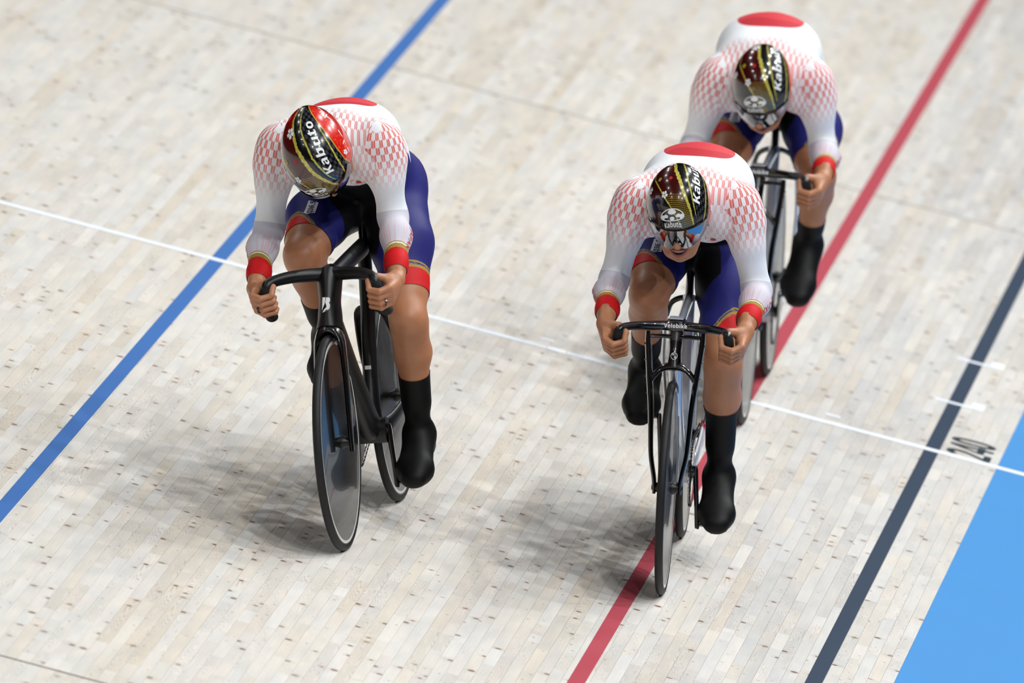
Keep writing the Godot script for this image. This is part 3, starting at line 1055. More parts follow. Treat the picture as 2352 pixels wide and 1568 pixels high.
	var fork := part("fork", fk, gl, b, "wide gloss black fork")
	for s in [-1.0, 1.0]:
		for i in 5:
			var t := i / 4.0
			var nub := MB.new()
			nub.ball(Vector3(lerpf(0.094, 0.071, t) * s, lerpf(0.775, 0.575, t), lerpf(-0.06, -0.022, t)), Vector3(0.004, 0.003, 0.008), 10)
			part("trip_nub", nub, gl, fork)
	var badge := MB.new()
	badge.box(Vector3(0, 0.8545, -0.095), Vector3(0.044, 0.004, 0.045), 0.001)
	part("stem_plate", badge, mats["silver_paint"], b, "small bright plate on the stem")
	show_letters(b, "lettering", "Velobike", 0.0125, Vector3(0, 0.837, -0.0462), Vector3.RIGHT, Vector3(0, 0.99, -0.15), mats["white_print"])

# ------------------------------------------------------------------ bodies: a smooth field round tapered bones, meshed as surface nets
class Field:
	var o: Vector3
	var h: float
	var nx: int
	var ny: int
	var nz: int
	var d := PackedFloat32Array()
	func _init(lo: Vector3, hi: Vector3, cell: float) -> void:
		o = lo
		h = cell
		nx = int((hi.x - lo.x) / h) + 2
		ny = int((hi.y - lo.y) / h) + 2
		nz = int((hi.z - lo.z) / h) + 2
		d.resize(nx * ny * nz)
		d.fill(1.0)
	func bone(a: Vector3, b: Vector3, ra: float, rb: float, k: float) -> void:
		var big := maxf(ra, rb) + k + 2.5 * h
		var lo := (Vector3(minf(a.x, b.x), minf(a.y, b.y), minf(a.z, b.z)) - Vector3.ONE * big - o) / h
		var hi := (Vector3(maxf(a.x, b.x), maxf(a.y, b.y), maxf(a.z, b.z)) + Vector3.ONE * big - o) / h
		var ba := b - a
		var inv := 1.0 / maxf(ba.length_squared(), 1e-9)
		var dr := rb - ra
		for z in range(maxi(int(lo.z), 0), mini(int(hi.z) + 1, nz - 1) + 1):
			for y in range(maxi(int(lo.y), 0), mini(int(hi.y) + 1, ny - 1) + 1):
				var row := (z * ny + y) * nx
				for x in range(maxi(int(lo.x), 0), mini(int(hi.x) + 1, nx - 1) + 1):
					var p := Vector3(x, y, z) * h + o - a
					var t := clampf(p.dot(ba) * inv, 0.0, 1.0)
					var e := (p - ba * t).length() - ra - dr * t
					var q := d[row + x]
					var g := k - absf(e - q)
					d[row + x] = minf(e, q) if g <= 0.0 else minf(e, q) - g * g / k * 0.25
	func at(p: Vector3) -> float:
		var q := (p - o) / h
		var x := clampi(int(q.x), 0, nx - 2)
		var y := clampi(int(q.y), 0, ny - 2)
		var z := clampi(int(q.z), 0, nz - 2)
		var f := q - Vector3(x, y, z)
		var i := (z * ny + y) * nx + x
		var j := i + nx * ny
		var a := lerpf(lerpf(d[i], d[i + 1], f.x), lerpf(d[i + nx], d[i + nx + 1], f.x), f.y)
		var b := lerpf(lerpf(d[j], d[j + 1], f.x), lerpf(d[j + nx], d[j + nx + 1], f.x), f.y)
		return lerpf(a, b, f.z)
	func slope(p: Vector3) -> Vector3:
		var e := h * 0.8
		return Vector3(at(p + Vector3(e, 0, 0)) - at(p - Vector3(e, 0, 0)), at(p + Vector3(0, e, 0)) - at(p - Vector3(0, e, 0)), at(p + Vector3(0, 0, e)) - at(p - Vector3(0, 0, e))).normalized()
	# [points, normals, indices]
	func net() -> Array:
		var pts := PackedVector3Array()
		var nor := PackedVector3Array()
		var idx := PackedInt32Array()
		var cell := {}
		var off := [0, 1, nx, nx + 1, nx * ny, nx * ny + 1, nx * ny + nx, nx * ny + nx + 1]
		var edge := [[0, 1], [2, 3], [4, 5], [6, 7], [0, 2], [1, 3], [4, 6], [5, 7], [0, 4], [1, 5], [2, 6], [3, 7]]
		var far := h * 1.9
		for z in nz - 1:
			for y in ny - 1:
				var row := (z * ny + y) * nx
				for x in nx - 1:
					var i := row + x
					var q := d[i]
					if q > far or q < -far:
						continue
					var neg := 0
					var s := [q, d[i + 1], d[i + off[2]], d[i + off[3]], d[i + off[4]], d[i + off[5]], d[i + off[6]], d[i + off[7]]]
					for k in 8:
						if s[k] < 0.0:
							neg += 1
					if neg == 0 or neg == 8:
						continue
					var sum := Vector3.ZERO
					var cnt := 0
					for e in edge:
						var a: float = s[e[0]]
						var b: float = s[e[1]]
						if (a < 0.0) != (b < 0.0):
							var t := a / (a - b)
							var pa := Vector3(e[0] & 1, (e[0] >> 1) & 1, e[0] >> 2)
							var pb := Vector3(e[1] & 1, (e[1] >> 1) & 1, e[1] >> 2)
							sum += pa.lerp(pb, t)
							cnt += 1
					var p := (sum / cnt + Vector3(x, y, z)) * h + o
					cell[i] = pts.size()
					pts.append(p)
					nor.append(slope(p))
		for i in cell:
			var q := d[i] < 0.0
			var sx := 1
			var sy := nx
			var sz := nx * ny
			for ax in [[sx, sy, sz], [sy, sz, sx], [sz, sx, sy]]:
				if (d[i + ax[0]] < 0.0) == q:
					continue
				var c0: int = i
				var c1: int = i - ax[1]
				var c2: int = i - ax[1] - ax[2]
				var c3: int = i - ax[2]
				if not (cell.has(c1) and cell.has(c2) and cell.has(c3)):
					continue
				var v := [cell[c0], cell[c1], cell[c2], cell[c3]]
				for t in [[0, 1, 2], [0, 2, 3]]:
					var a: int = v[t[0]]
					var b: int = v[t[1]]
					var e: int = v[t[2]]
					if (pts[e] - pts[a]).cross(pts[b] - pts[a]).dot(nor[a] + nor[b] + nor[e]) >= 0.0:
						idx.append_array(PackedInt32Array([a, b, e]))
					else:
						idx.append_array(PackedInt32Array([a, e, b]))
		return [pts, nor, idx]

# loose triangles with a number at every corner, cut along levels of that number
class Soup:
	var p := PackedVector3Array()
	var n := PackedVector3Array()
	var v := PackedFloat32Array()
	func add(a: Vector3, na: Vector3, va: float) -> void:
		p.append(a)
		n.append(na)
		v.append(va)
	func cut(f: PackedFloat32Array) -> Array:
		var lo := Soup.new()
		var hi := Soup.new()
		for i in range(0, p.size(), 3):
			var c := int(f[i] < 0.0) + int(f[i + 1] < 0.0) + int(f[i + 2] < 0.0)
			if c == 0 or c == 3:
				var to := lo if c == 3 else hi
				for j in 3:
					to.add(p[i + j], n[i + j], v[i + j])
				continue
			for side in 2:
				var to := lo if side == 0 else hi
				var poly := []
				for j in 3:
					var a := i + j
					var b := i + (j + 1) % 3
					if (f[a] < 0.0) == (side == 0):
						poly.append([p[a], n[a], v[a]])
					if (f[a] < 0.0) != (f[b] < 0.0):
						var t := f[a] / (f[a] - f[b])
						poly.append([p[a].lerp(p[b], t), n[a].lerp(n[b], t).normalized(), lerpf(v[a], v[b], t)])
				for j in range(1, poly.size() - 1):
					for q in [poly[0], poly[j], poly[j + 1]]:
						to.add(q[0], q[1], q[2])
		return [lo, hi]
	func at_level(level: float) -> Array:
		var f := PackedFloat32Array()
		f.resize(v.size())
		for i in v.size():
			f[i] = v[i] - level
		return cut(f)

func soup_mesh(s: Soup, uv: PackedVector2Array, out: float) -> ArrayMesh:
	var a := []
	a.resize(Mesh.ARRAY_MAX)
	var pp := PackedVector3Array()
	pp.resize(s.p.size())
	for i in s.p.size():
		pp[i] = s.p[i] + s.n[i] * out
	a[Mesh.ARRAY_VERTEX] = pp
	a[Mesh.ARRAY_NORMAL] = s.n
	a[Mesh.ARRAY_TEX_UV] = uv
	var m := ArrayMesh.new()
	m.add_surface_from_arrays(Mesh.PRIMITIVE_TRIANGLES, a)
	return m

var hand_net := []
var head_net := []

# A right hand closed on a bar that runs along y; x points to the thumb side of the bar, z forward.
func build_hands_and_head() -> void:
	var f := Field.new(Vector3(-0.095, -0.07, -0.135), Vector3(0.065, 0.075, 0.065), 0.0032)
	var ys := [0.034, 0.0125, -0.009, -0.029]
	var rs := [0.0098, 0.0102, 0.0098, 0.0085]
	var wrist := Vector3(-0.046, 0.004, -0.088)
	for i in 4:
		var y: float = ys[i]
		var r: float = rs[i]
		var sp := 1.0 - 0.04 * i
		var mcp := Vector3(-0.037, y, 0.014 - 0.004 * i)
		var pip := Vector3(-0.010, y - 0.001, 0.0345 * sp)
		var dip := Vector3(0.0225, y - 0.002, 0.0215 * sp)
		var tip := Vector3(0.0245, y - 0.003, -0.002)
		f.bone(wrist.lerp(mcp, 0.15) + Vector3(0.004, -y * 0.35, 0), mcp, 0.017, r * 1.18, 0.016)
		f.bone(mcp, pip, r * 1.12, r * 1.02, 0.004)
		f.bone(pip, dip, r * 1.02, r * 0.93, 0.003)
		f.bone(dip, tip, r * 0.93, r * 0.82, 0.003)
	f.bone(wrist + Vector3(0, 0.002, 0.02), Vector3(-0.034, 0.012, -0.02), 0.022, 0.016, 0.014)
	f.bone(wrist + Vector3(0, -0.002, 0.02), Vector3(-0.035, -0.014, -0.018), 0.02, 0.014, 0.014)
	# thumb
	var cmc := Vector3(-0.026, 0.022, -0.05)
	var tm := Vector3(0.004, 0.043, -0.032)
	var ip := Vector3(0.0265, 0.046, -0.004)
	f.bone(wrist + Vector3(0.006, 0.008, 0.018), cmc, 0.018, 0.017, 0.012)
	f.bone(cmc, tm, 0.0165, 0.0125, 0.008)
	f.bone(tm, ip, 0.0122, 0.0108, 0.004)
	f.bone(ip, Vector3(0.0245, 0.036, 0.022), 0.0108, 0.0088, 0.003)
	f.bone(wrist + Vector3(0, 0, -0.035), wrist + Vector3(0, 0, 0.01), 0.026, 0.026, 0.01)
	hand_net = f.net()
	# a head, origin at the middle of the helmet, y towards the crown, z out of the face
	var g := Field.new(Vector3(-0.1, -0.185, -0.12), Vector3(0.1, 0.09, 0.15), 0.0045)
	g.bone(Vector3(0, 0.0, -0.03), Vector3(0, 0.0, 0.02), 0.08, 0.078, 0.02)
	g.bone(Vector3(0, -0.04, 0.035), Vector3(0, -0.1, 0.042), 0.064, 0.046, 0.02)
	g.bone(Vector3(0, -0.128, 0.06), Vector3(0, -0.14, 0.066), 0.028, 0.02, 0.02)
	for s in [-1.0, 1.0]:
		g.bone(Vector3(0.042 * s, -0.055, 0.062), Vector3(0.036 * s, -0.075, 0.064), 0.026, 0.022, 0.02)
		g.bone(Vector3(0.056 * s, -0.07, 0.0), Vector3(0.03 * s, -0.132, 0.05), 0.022, 0.02, 0.03)
		g.bone(Vector3(0.012 * s, -0.004, 0.092), Vector3(0.05 * s, 0.0, 0.072), 0.013, 0.013, 0.015)
		g.bone(Vector3(0.011 * s, -0.062, 0.104), Vector3(0.011 * s, -0.064, 0.1), 0.008, 0.008, 0.008)
		g.bone(Vector3(0.077 * s, -0.015, -0.012), Vector3(0.076 * s, -0.06, -0.004), 0.012, 0.008, 0.008)
	g.bone(Vector3(0, -0.012, 0.096), Vector3(0, -0.055, 0.12), 0.009, 0.0125, 0.01)
	g.bone(Vector3(-0.02, -0.0845, 0.088), Vector3(0.02, -0.0845, 0.088), 0.008, 0.008, 0.008)
	g.bone(Vector3(0, -0.084, 0.096), Vector3(0, -0.0835, 0.097), 0.007, 0.007, 0.012)
	g.bone(Vector3(-0.017, -0.113, 0.082), Vector3(0.017, -0.113, 0.082), 0.009, 0.009, 0.008)
	g.bone(Vector3(0, -0.09, -0.02), Vector3(0, -0.16, -0.04), 0.055, 0.056, 0.03)
	head_net = g.net()

# what each rider does; joints in the bicycle's axes, right side first
var riders := [
	{
		"label": "cyclist with head bowed, riding the matt black bicycle on the left",
		"spine": [Vector3(0.0, 1.02, -0.83), Vector3(0.005, 1.13, -0.68), Vector3(0.012, 1.198, -0.50), Vector3(0.015, 1.218, -0.32)],
		"neck": Vector3(0.018, 1.235, -0.20), "head": Vector3(0.0, 1.215, -0.075), "turn": Vector3(1.42, 0.0, 0.20), "roll": 0.20,
		"shoulder": [Vector3(-0.150, 1.235, -0.235), Vector3(0.180, 1.222, -0.235)], "elbow": [Vector3(-0.205, 0.972, -0.27), Vector3(0.185, 0.985, -0.27)],
		"knee": [Vector3(-0.132, 0.875, -0.385), Vector3(0.158, 0.64, -0.53)], "ankle": [Vector3(-0.130, 0.572, -0.695), Vector3(0.128, 0.245, -0.71)], "sock": [0.655, 0.635],
		"grip": [Vector3(-0.174, 0.787, 0.024), Vector3(0.174, 0.787, 0.024)], "lean": [0.45, 0.45], "swing": [0.0, 0.0],
	},
	{
		"label": "cyclist smiling under a mirrored visor, in front on the red line",
		"spine": [Vector3(0.012, 1.02, -0.83), Vector3(0.018, 1.13, -0.68), Vector3(0.024, 1.205, -0.50), Vector3(0.015, 1.195, -0.32)],
		"neck": Vector3(0.002, 1.215, -0.19), "head": Vector3(-0.009, 1.207, -0.06), "turn": Vector3(0.54, 0.0, 0.05), "roll": 0.02,
		"shoulder": [Vector3(-0.158, 1.195, -0.235), Vector3(0.172, 1.205, -0.235)], "elbow": [Vector3(-0.212, 0.93, -0.27), Vector3(0.236, 0.925, -0.26)],
		"knee": [Vector3(-0.108, 0.885, -0.375), Vector3(0.128, 0.65, -0.53)], "ankle": [Vector3(-0.125, 0.58, -0.69), Vector3(0.124, 0.25, -0.705)], "sock": [0.66, 0.60],
		"grip": [Vector3(-0.173, 0.786, 0.022), Vector3(0.173, 0.786, 0.022)], "lean": [0.72, 0.72], "swing": [0.0, 0.0],
	},
	{
		"label": "cyclist at the back, half hidden behind the smiling rider on the red line",
		"spine": [Vector3(-0.008, 1.0, -0.83), Vector3(-0.012, 1.10, -0.68), Vector3(-0.018, 1.168, -0.50), Vector3(-0.01, 1.145, -0.32)],
		"neck": Vector3(-0.004, 1.148, -0.19), "head": Vector3(-0.002, 1.122, -0.055), "turn": Vector3(0.78, 0.0, 0.05), "roll": 0.0,
		"shoulder": [Vector3(-0.168, 1.118, -0.235), Vector3(0.158, 1.128, -0.235)], "elbow": [Vector3(-0.235, 0.868, -0.27), Vector3(0.198, 0.888, -0.27)],
		"knee": [Vector3(-0.135, 0.81, -0.43), Vector3(0.178, 0.795, -0.375)], "ankle": [Vector3(-0.128, 0.40, -0.80), Vector3(0.146, 0.525, -0.54)], "sock": [0.64, 0.70],
		"grip": [Vector3(-0.173, 0.786, 0.022), Vector3(0.173, 0.786, 0.022)], "lean": [0.6, 0.6], "swing": [0.0, 0.0],
	},
]

# bones: [a, b, ra, rb, group, v at a, v at b]; groups 0 trunk, 1/2 arms, 3/4 legs, 5 neck
func skeleton(d: Dictionary, hand_at: Array, foot: Array) -> Array:
	var b := []
	var sp: Array = d.spine
	for s in [-1.0, 1.0]:
		var w := Vector3(s, 0, 0)
		b.append([sp[0] + w * 0.05, sp[0] + w * 0.085 + Vector3(0, 0.0, -0.035), 0.12, 0.105, 0, 0, 0])
		b.append([sp[0] + w * 0.06, sp[1] + w * 0.055, 0.115, 0.105, 0, 0, 0])
		b.append([sp[1] + w * 0.05, sp[2] + w * 0.055, 0.105, 0.113, 0, 0, 0])
		b.append([sp[2] + w * 0.055, sp[3] + w * 0.072, 0.113, 0.106, 0, 0, 0])
		var sh: Vector3 = d.shoulder[0 if s < 0 else 1]
		b.append([sp[3] + w * 0.07 + Vector3(0, -0.045, 0.03), sh + Vector3(-0.055 * s, -0.055, 0.0), 0.085, 0.06, 0, 0, 0])
		b.append([d.neck + Vector3(0, -0.01, -0.03), sh + Vector3(-0.035 * s, 0.012, -0.01), 0.062, 0.056, 0, 0, 0])
		b.append([sp[3] + w * 0.06 + Vector3(0, 0.015, 0.0), sh + Vector3(-0.03 * s, 0.0, -0.04), 0.085, 0.06, 0, 0, 0])
	b.append([sp[1], sp[2], 0.108, 0.122, 0, 0, 0])
	b.append([sp[2], sp[3] + Vector3(0, 0.004, 0.02), 0.122, 0.108, 0, 0, 0])
	b.append([d.neck, d.head + Vector3(0, -0.02, -0.05), 0.06, 0.055, 5, 0, 0])
	for i in 2:
		var s := -1.0 if i == 0 else 1.0
		var sh: Vector3 = d.shoulder[i]
		var el: Vector3 = d.elbow[i]
		var wr: Vector3 = hand_at[i]
		var mid := sh.lerp(el, 0.45) + Vector3(0, 0, 0.012)
		b.append([sh, sh.lerp(el, 0.22) + Vector3(0.012 * s, 0, 0.004), 0.064, 0.058, 1 + i, 0.0, 0.065])
		b.append([sh.lerp(el, 0.1), mid, 0.056, 0.050, 1 + i, 0.03, 0.13])
		b.append([mid, el, 0.050, 0.043, 1 + i, 0.13, 0.29])
		var fm := el.lerp(wr, 0.35) + Vector3(0.006 * s, 0.004, 0)
		b.append([el, fm, 0.043, 0.045, 1 + i, 0.29, 0.374])
		b.append([fm, el.lerp(wr, 0.8), 0.045, 0.033, 1 + i, 0.374, 0.482])
		b.append([el.lerp(wr, 0.8), wr, 0.033, 0.0285, 1 + i, 0.482, 0.53])
		var hip: Vector3 = sp[0] + Vector3(0.088 * s, -0.045, 0.02)
		var kn: Vector3 = d.knee[i]
		var an: Vector3 = d.ankle[i]
		var q := hip.lerp(kn, 0.42) + Vector3(0.012 * s, 0.014, 0.012)
		b.append([hip, q, 0.108, 0.096, 3 + i, 0.0, 0.18])
		b.append([q, hip.lerp(kn, 0.8) + Vector3(0.004 * s, 0.004, 0.0), 0.096, 0.070, 3 + i, 0.18, 0.345])
		b.append([hip.lerp(kn, 0.76), kn, 0.066, 0.054, 3 + i, 0.325, 0.43])
		# inner thigh muscle above the knee
		b.append([hip.lerp(kn, 0.7) + Vector3(-0.024 * s, 0.0, 0.018), hip.lerp(kn, 0.9) + Vector3(-0.022 * s, 0, 0.016), 0.045, 0.034, 3 + i, 0.30, 0.39])
		var ax := (an - kn).normalized()
		var back := (Vector3(0, 0, -1) - ax * ax.dot(Vector3(0, 0, -1))).normalized()
		var cf := kn.lerp(an, 0.33) + back * 0.018
		b.append([kn, kn.lerp(an, 0.12), 0.052, 0.048, 3 + i, 0.43, 0.48])
		b.append([kn - back * 0.026, kn.lerp(an, 0.05) - back * 0.027, 0.033, 0.029, 3 + i, 0, 0])
		b.append([kn.lerp(an, 0.08) + back * 0.004, cf + Vector3(0.014 * s, 0, 0), 0.05, 0.0475, 3 + i, 0.464, 0.57])
		b.append([kn.lerp(an, 0.08) + back * 0.004, cf + Vector3(-0.014 * s, 0, 0), 0.05, 0.0475, 3 + i, 0.464, 0.57])
		b.append([cf, kn.lerp(an, 0.72) + back * 0.006, 0.05, 0.040, 3 + i, 0.57, 0.73])
		b.append([kn.lerp(an, 0.2) - back * 0.004, an, 0.038, 0.040, 3 + i, 0.514, 0.85])
		# foot in its shoe: heel, ball, toe
		var ball: Vector3 = foot[i]
		var fd := (ball - an)
		var heel := an + Vector3(0, -0.045, -0.03) + back * 0.012
		var toe := ball + Vector3(0.004 * s, -0.002, 0.065).rotated(Vector3.RIGHT, clampf(atan2(-fd.y, fd.z) - 0.45, -0.2, 1.2))
		b.append([an, heel, 0.040, 0.034, 3 + i, 0, 0])
		b.append([heel, ball + Vector3(0.006 * s, -0.008, 0), 0.034, 0.034, 3 + i, 0, 0])
		for w in [-1.0, 1.0]:
			b.append([an + Vector3(0.006 * w, 0, 0), ball + Vector3(0.019 * w, 0.004, 0), 0.038, 0.036, 3 + i, 0, 0])
			b.append([ball + Vector3(0.019 * w, -0.002, 0), toe + Vector3(0.014 * w, -0.004, -0.012), 0.035, 0.027, 3 + i, 0, 0])
	return b

func turned(t: Vector3, roll: float) -> Basis:
	return Basis(Vector3(0, 0, 1), roll) * Basis(Vector3.UP, t.y) * Basis(Vector3.RIGHT, t.x) * Basis(Vector3(0, 0, 1), t.z)

func build_rider(k: int) -> void:
	var d: Dictionary = riders[k]
	var person := thing("person", d.label, "person", frames[k], "track cyclists")
	# hands: where they close on the bar, and the wrists that follow from it
	var grips := []
	var wrists := []
	for i in 2:
		var s := -1.0 if i == 0 else 1.0
		var bs := Basis(Vector3.UP, -d.swing[i] * s) * Basis(Vector3.RIGHT, d.lean[i]) * Basis(Vector3(0, 0, 1), -0.06 * s)
		grips.append(Transform3D(bs, d.grip[i]))
		var wl := Vector3(-0.046, 0.004, -0.094)
		wrists.append(grips[i] * (wl if i == 0 else mirror(wl)))
	var feet := []
	for i in 2:
		var s := -1.0 if i == 0 else 1.0
		var e: Vector3 = BB + Vector3(0.122 * s, 0, 0) + Vector3(0, -cos(cranks[k]), sin(cranks[k])) * s * 0.168
		feet.append(e + Vector3(0.004 * s, 0.038, 0.0))
	var bones := skeleton(d, wrists, feet)
	var cell := 0.0095 if k < 2 else 0.0115
	var f := Field.new(Vector3(-0.34, 0.03, -1.06), Vector3(0.34, 1.42, 0.03), cell)
	var soft := [0.045, 0.03, 0.03, 0.032, 0.032, 0.03]
	for b in bones:
		f.bone(b[0], b[1], b[2], b[3], soft[b[4]])
	var net := f.net()
	var pts: PackedVector3Array = net[0]
	var nor: PackedVector3Array = net[1]
	var idx: PackedInt32Array = net[2]
	# nearest group and the place along it for every point
	var near := []
	var along := []
	for g in 6:
		var a := PackedFloat32Array()
		a.resize(pts.size())
		a.fill(9.0)
		near.append(a)
		along.append(a.duplicate())
	var lab := PackedInt32Array()
	lab.resize(pts.size())
	for b in bones:
		var a: Vector3 = b[0]
		var ba: Vector3 = b[1] - a
		var inv := 1.0 / maxf(ba.length_squared(), 1e-9)
		var ra: float = b[2]
		var dr: float = b[3] - ra
		var nd: PackedFloat32Array = near[b[4]]
		for i in pts.size():
			var p := pts[i] - a
			var t := clampf(p.dot(ba) * inv, 0.0, 1.0)
			nd[i] = minf(nd[i], (p - ba * t).length() - ra - dr * t)
		near[b[4]] = nd
	# the limbs as chains of joints, with the length of each link
	var chains := {}
	for i in 2:
		chains[1 + i] = [[d.shoulder[i], d.elbow[i], wrists[i]], [0.29, 0.24]]
		var sp0: Vector3 = d.spine[0]
		chains[3 + i] = [[sp0 + Vector3(-0.088 if i == 0 else 0.088, -0.045, 0.02), d.knee[i], d.ankle[i], feet[i]], [0.43, 0.42, 0.15]]
	for g in chains:
		var al: PackedFloat32Array = along[g]
		for i in pts.size():
			if near[g][i] < 0.06:
				al[i] = on_chain(pts[i], chains[g])[0]
		along[g] = al
	for i in pts.size():
		var best := 9.0
		for g in 6:
			if near[g][i] < best:
				best = near[g][i]
				lab[i] = g
	# split the surface between the groups
	var soups := []
	for g in 6:
		soups.append(Soup.new())
	for i in range(0, idx.size(), 3):
		var a := idx[i]
		var b := idx[i + 1]
		var c := idx[i + 2]
		var g := lab[a]
		if lab[b] == g and lab[c] == g:
			var s: Soup = soups[g]
			for q in [a, b, c]:
				s.add(pts[q], nor[q], along[g][q])
			continue
		var h := lab[b] if lab[b] != g else lab[c]
		for side in 2:
			var gg := g if side == 0 else h
			var one := Soup.new()
			var fn := PackedFloat32Array()
			for q in [a, b, c]:
				one.add(pts[q], nor[q], along[gg][q])
				fn.append(near[g][q] - near[h][q])
			var two := one.cut(fn)
			var to: Soup = soups[gg]
			to.p.append_array(two[side].p)
			to.n.append_array(two[side].n)
			to.v.append_array(two[side].v)
	# the body itself, one continuous skin with hands and head, a little inside the clothes
	var m := MB.new()
	for i in pts.size():
		m.v.append(pts[i] - nor[i] * 0.0022)
		m.n.append(nor[i])
		m.uv.append(Vector2.ZERO)
		m.c.append(Color.WHITE)
	m.idx = idx
	for i in 2:
		var at := m.v.size()
		for q in hand_net[0].size():
			var p: Vector3 = hand_net[0][q]
			var nn: Vector3 = hand_net[1][q]
			if i == 1:
				p = mirror(p)
				nn = mirror(nn)
			m.v.append(grips[i] * p)
			m.n.append(grips[i].basis * nn)
			m.uv.append(Vector2.ZERO)
			m.c.append(Color.WHITE)
		var hx: PackedInt32Array = hand_net[2]
		for q in range(0, hx.size(), 3):
			if i == 0:
				m.idx.append_array(PackedInt32Array([hx[q] + at, hx[q + 1] + at, hx[q + 2] + at]))
			else:
				m.idx.append_array(PackedInt32Array([hx[q] + at, hx[q + 2] + at, hx[q + 1] + at]))
	var head := Transform3D(turned(d.turn, d.roll), d.head)
	var at := m.v.size()
	for q in head_net[0].size():
		m.v.append(head * head_net[0][q])
		m.n.append(head.basis * head_net[1][q])
		m.uv.append(Vector2.ZERO)
		m.c.append(Color.WHITE)
	for q in head_net[2]:
		m.idx.append(q + at)
	var body := part("body", m, mats["tanned_skin"], person)
	dress(k, d, person, f, bones, soups, chains)
	helmet(k, head, person)
	face(k, head, body)
	if k == 0:
		for i in 2:
			var ring := MB.new()
			var c := Vector3(-0.024, -0.010, 0.0262)
			var dirn := Vector3(-0.80, 0.02, -0.55)
			if i == 1:
				c = mirror(c)
				dirn = mirror(dirn)
			c = grips[i] * c
			dirn = grips[i].basis * dirn.normalized()
			ring.sweep([c - dirn * 0.0022, c + dirn * 0.0022], [0.0118, 0.0118], Vector3.UP, 20)
			part("finger_ring", ring, mats["bare_steel"], person, "silver finger ring")

# [place along the chain, axis of the nearest link, way out from it]; links are blended round the joints
func on_chain(p: Vector3, chain: Array) -> Array:
	var best := 9.0
	var ax := Vector3.DOWN
	var out := Vector3.RIGHT
	var sum := 0.0
	var dist := []
	var val := []
	for i in chain[1].size():
		var a: Vector3 = chain[0][i]
		var ba: Vector3 = chain[0][i + 1] - a
		var t0 := (p - a).dot(ba) / ba.length_squared()
		var t := clampf(t0, 0.0, 1.0)
		var e := p - a - ba * t
		dist.append(e.length())
		val.append(sum + chain[1][i] * (t0 if i == 0 and t0 < 0.0 else t))
		if dist[i] < best:
			best = dist[i]
			ax = ba.normalized()
			out = e.normalized()
		sum += chain[1][i]
	var w := 0.0
	var v := 0.0
	for i in dist.size():
		var q := exp((best - dist[i]) / 0.012)
		w += q
		v += q * val[i]
	return [v / w, ax, out]

func angle_round(p: Vector3, n: Vector3, chain: Array, ref: Vector3) -> float:
	var q := on_chain(p, chain)
	var ax: Vector3 = q[1]
	var dirn: Vector3 = (q[2] + n * 0.5).normalized()
	var r1 := (ref - ax * ref.dot(ax)).normalized()
	var r2 := ax.cross(r1)
	return atan2(dirn.dot(r2), dirn.dot(r1)) / TAU + 0.5

func limb_uv(s: Soup, chain: Array, ref: Vector3, v0: float, vlen: float, flip: bool) -> PackedVector2Array:
	var uv := PackedVector2Array()
	uv.resize(s.p.size())
	for i in range(0, s.p.size(), 3):
		var u := [0.0, 0.0, 0.0]
		for j in 3:
			u[j] = angle_round(s.p[i + j], s.n[i + j], chain, ref)
			if flip:
				u[j] = 1.0 - u[j]
		var hi := maxf(u[0], maxf(u[1], u[2]))
		for j in 3:
			if hi - u[j] > 0.5:
				u[j] += 1.0
			uv[i + j] = Vector2(u[j], (s.v[i + j] - v0) / vlen)
	return uv

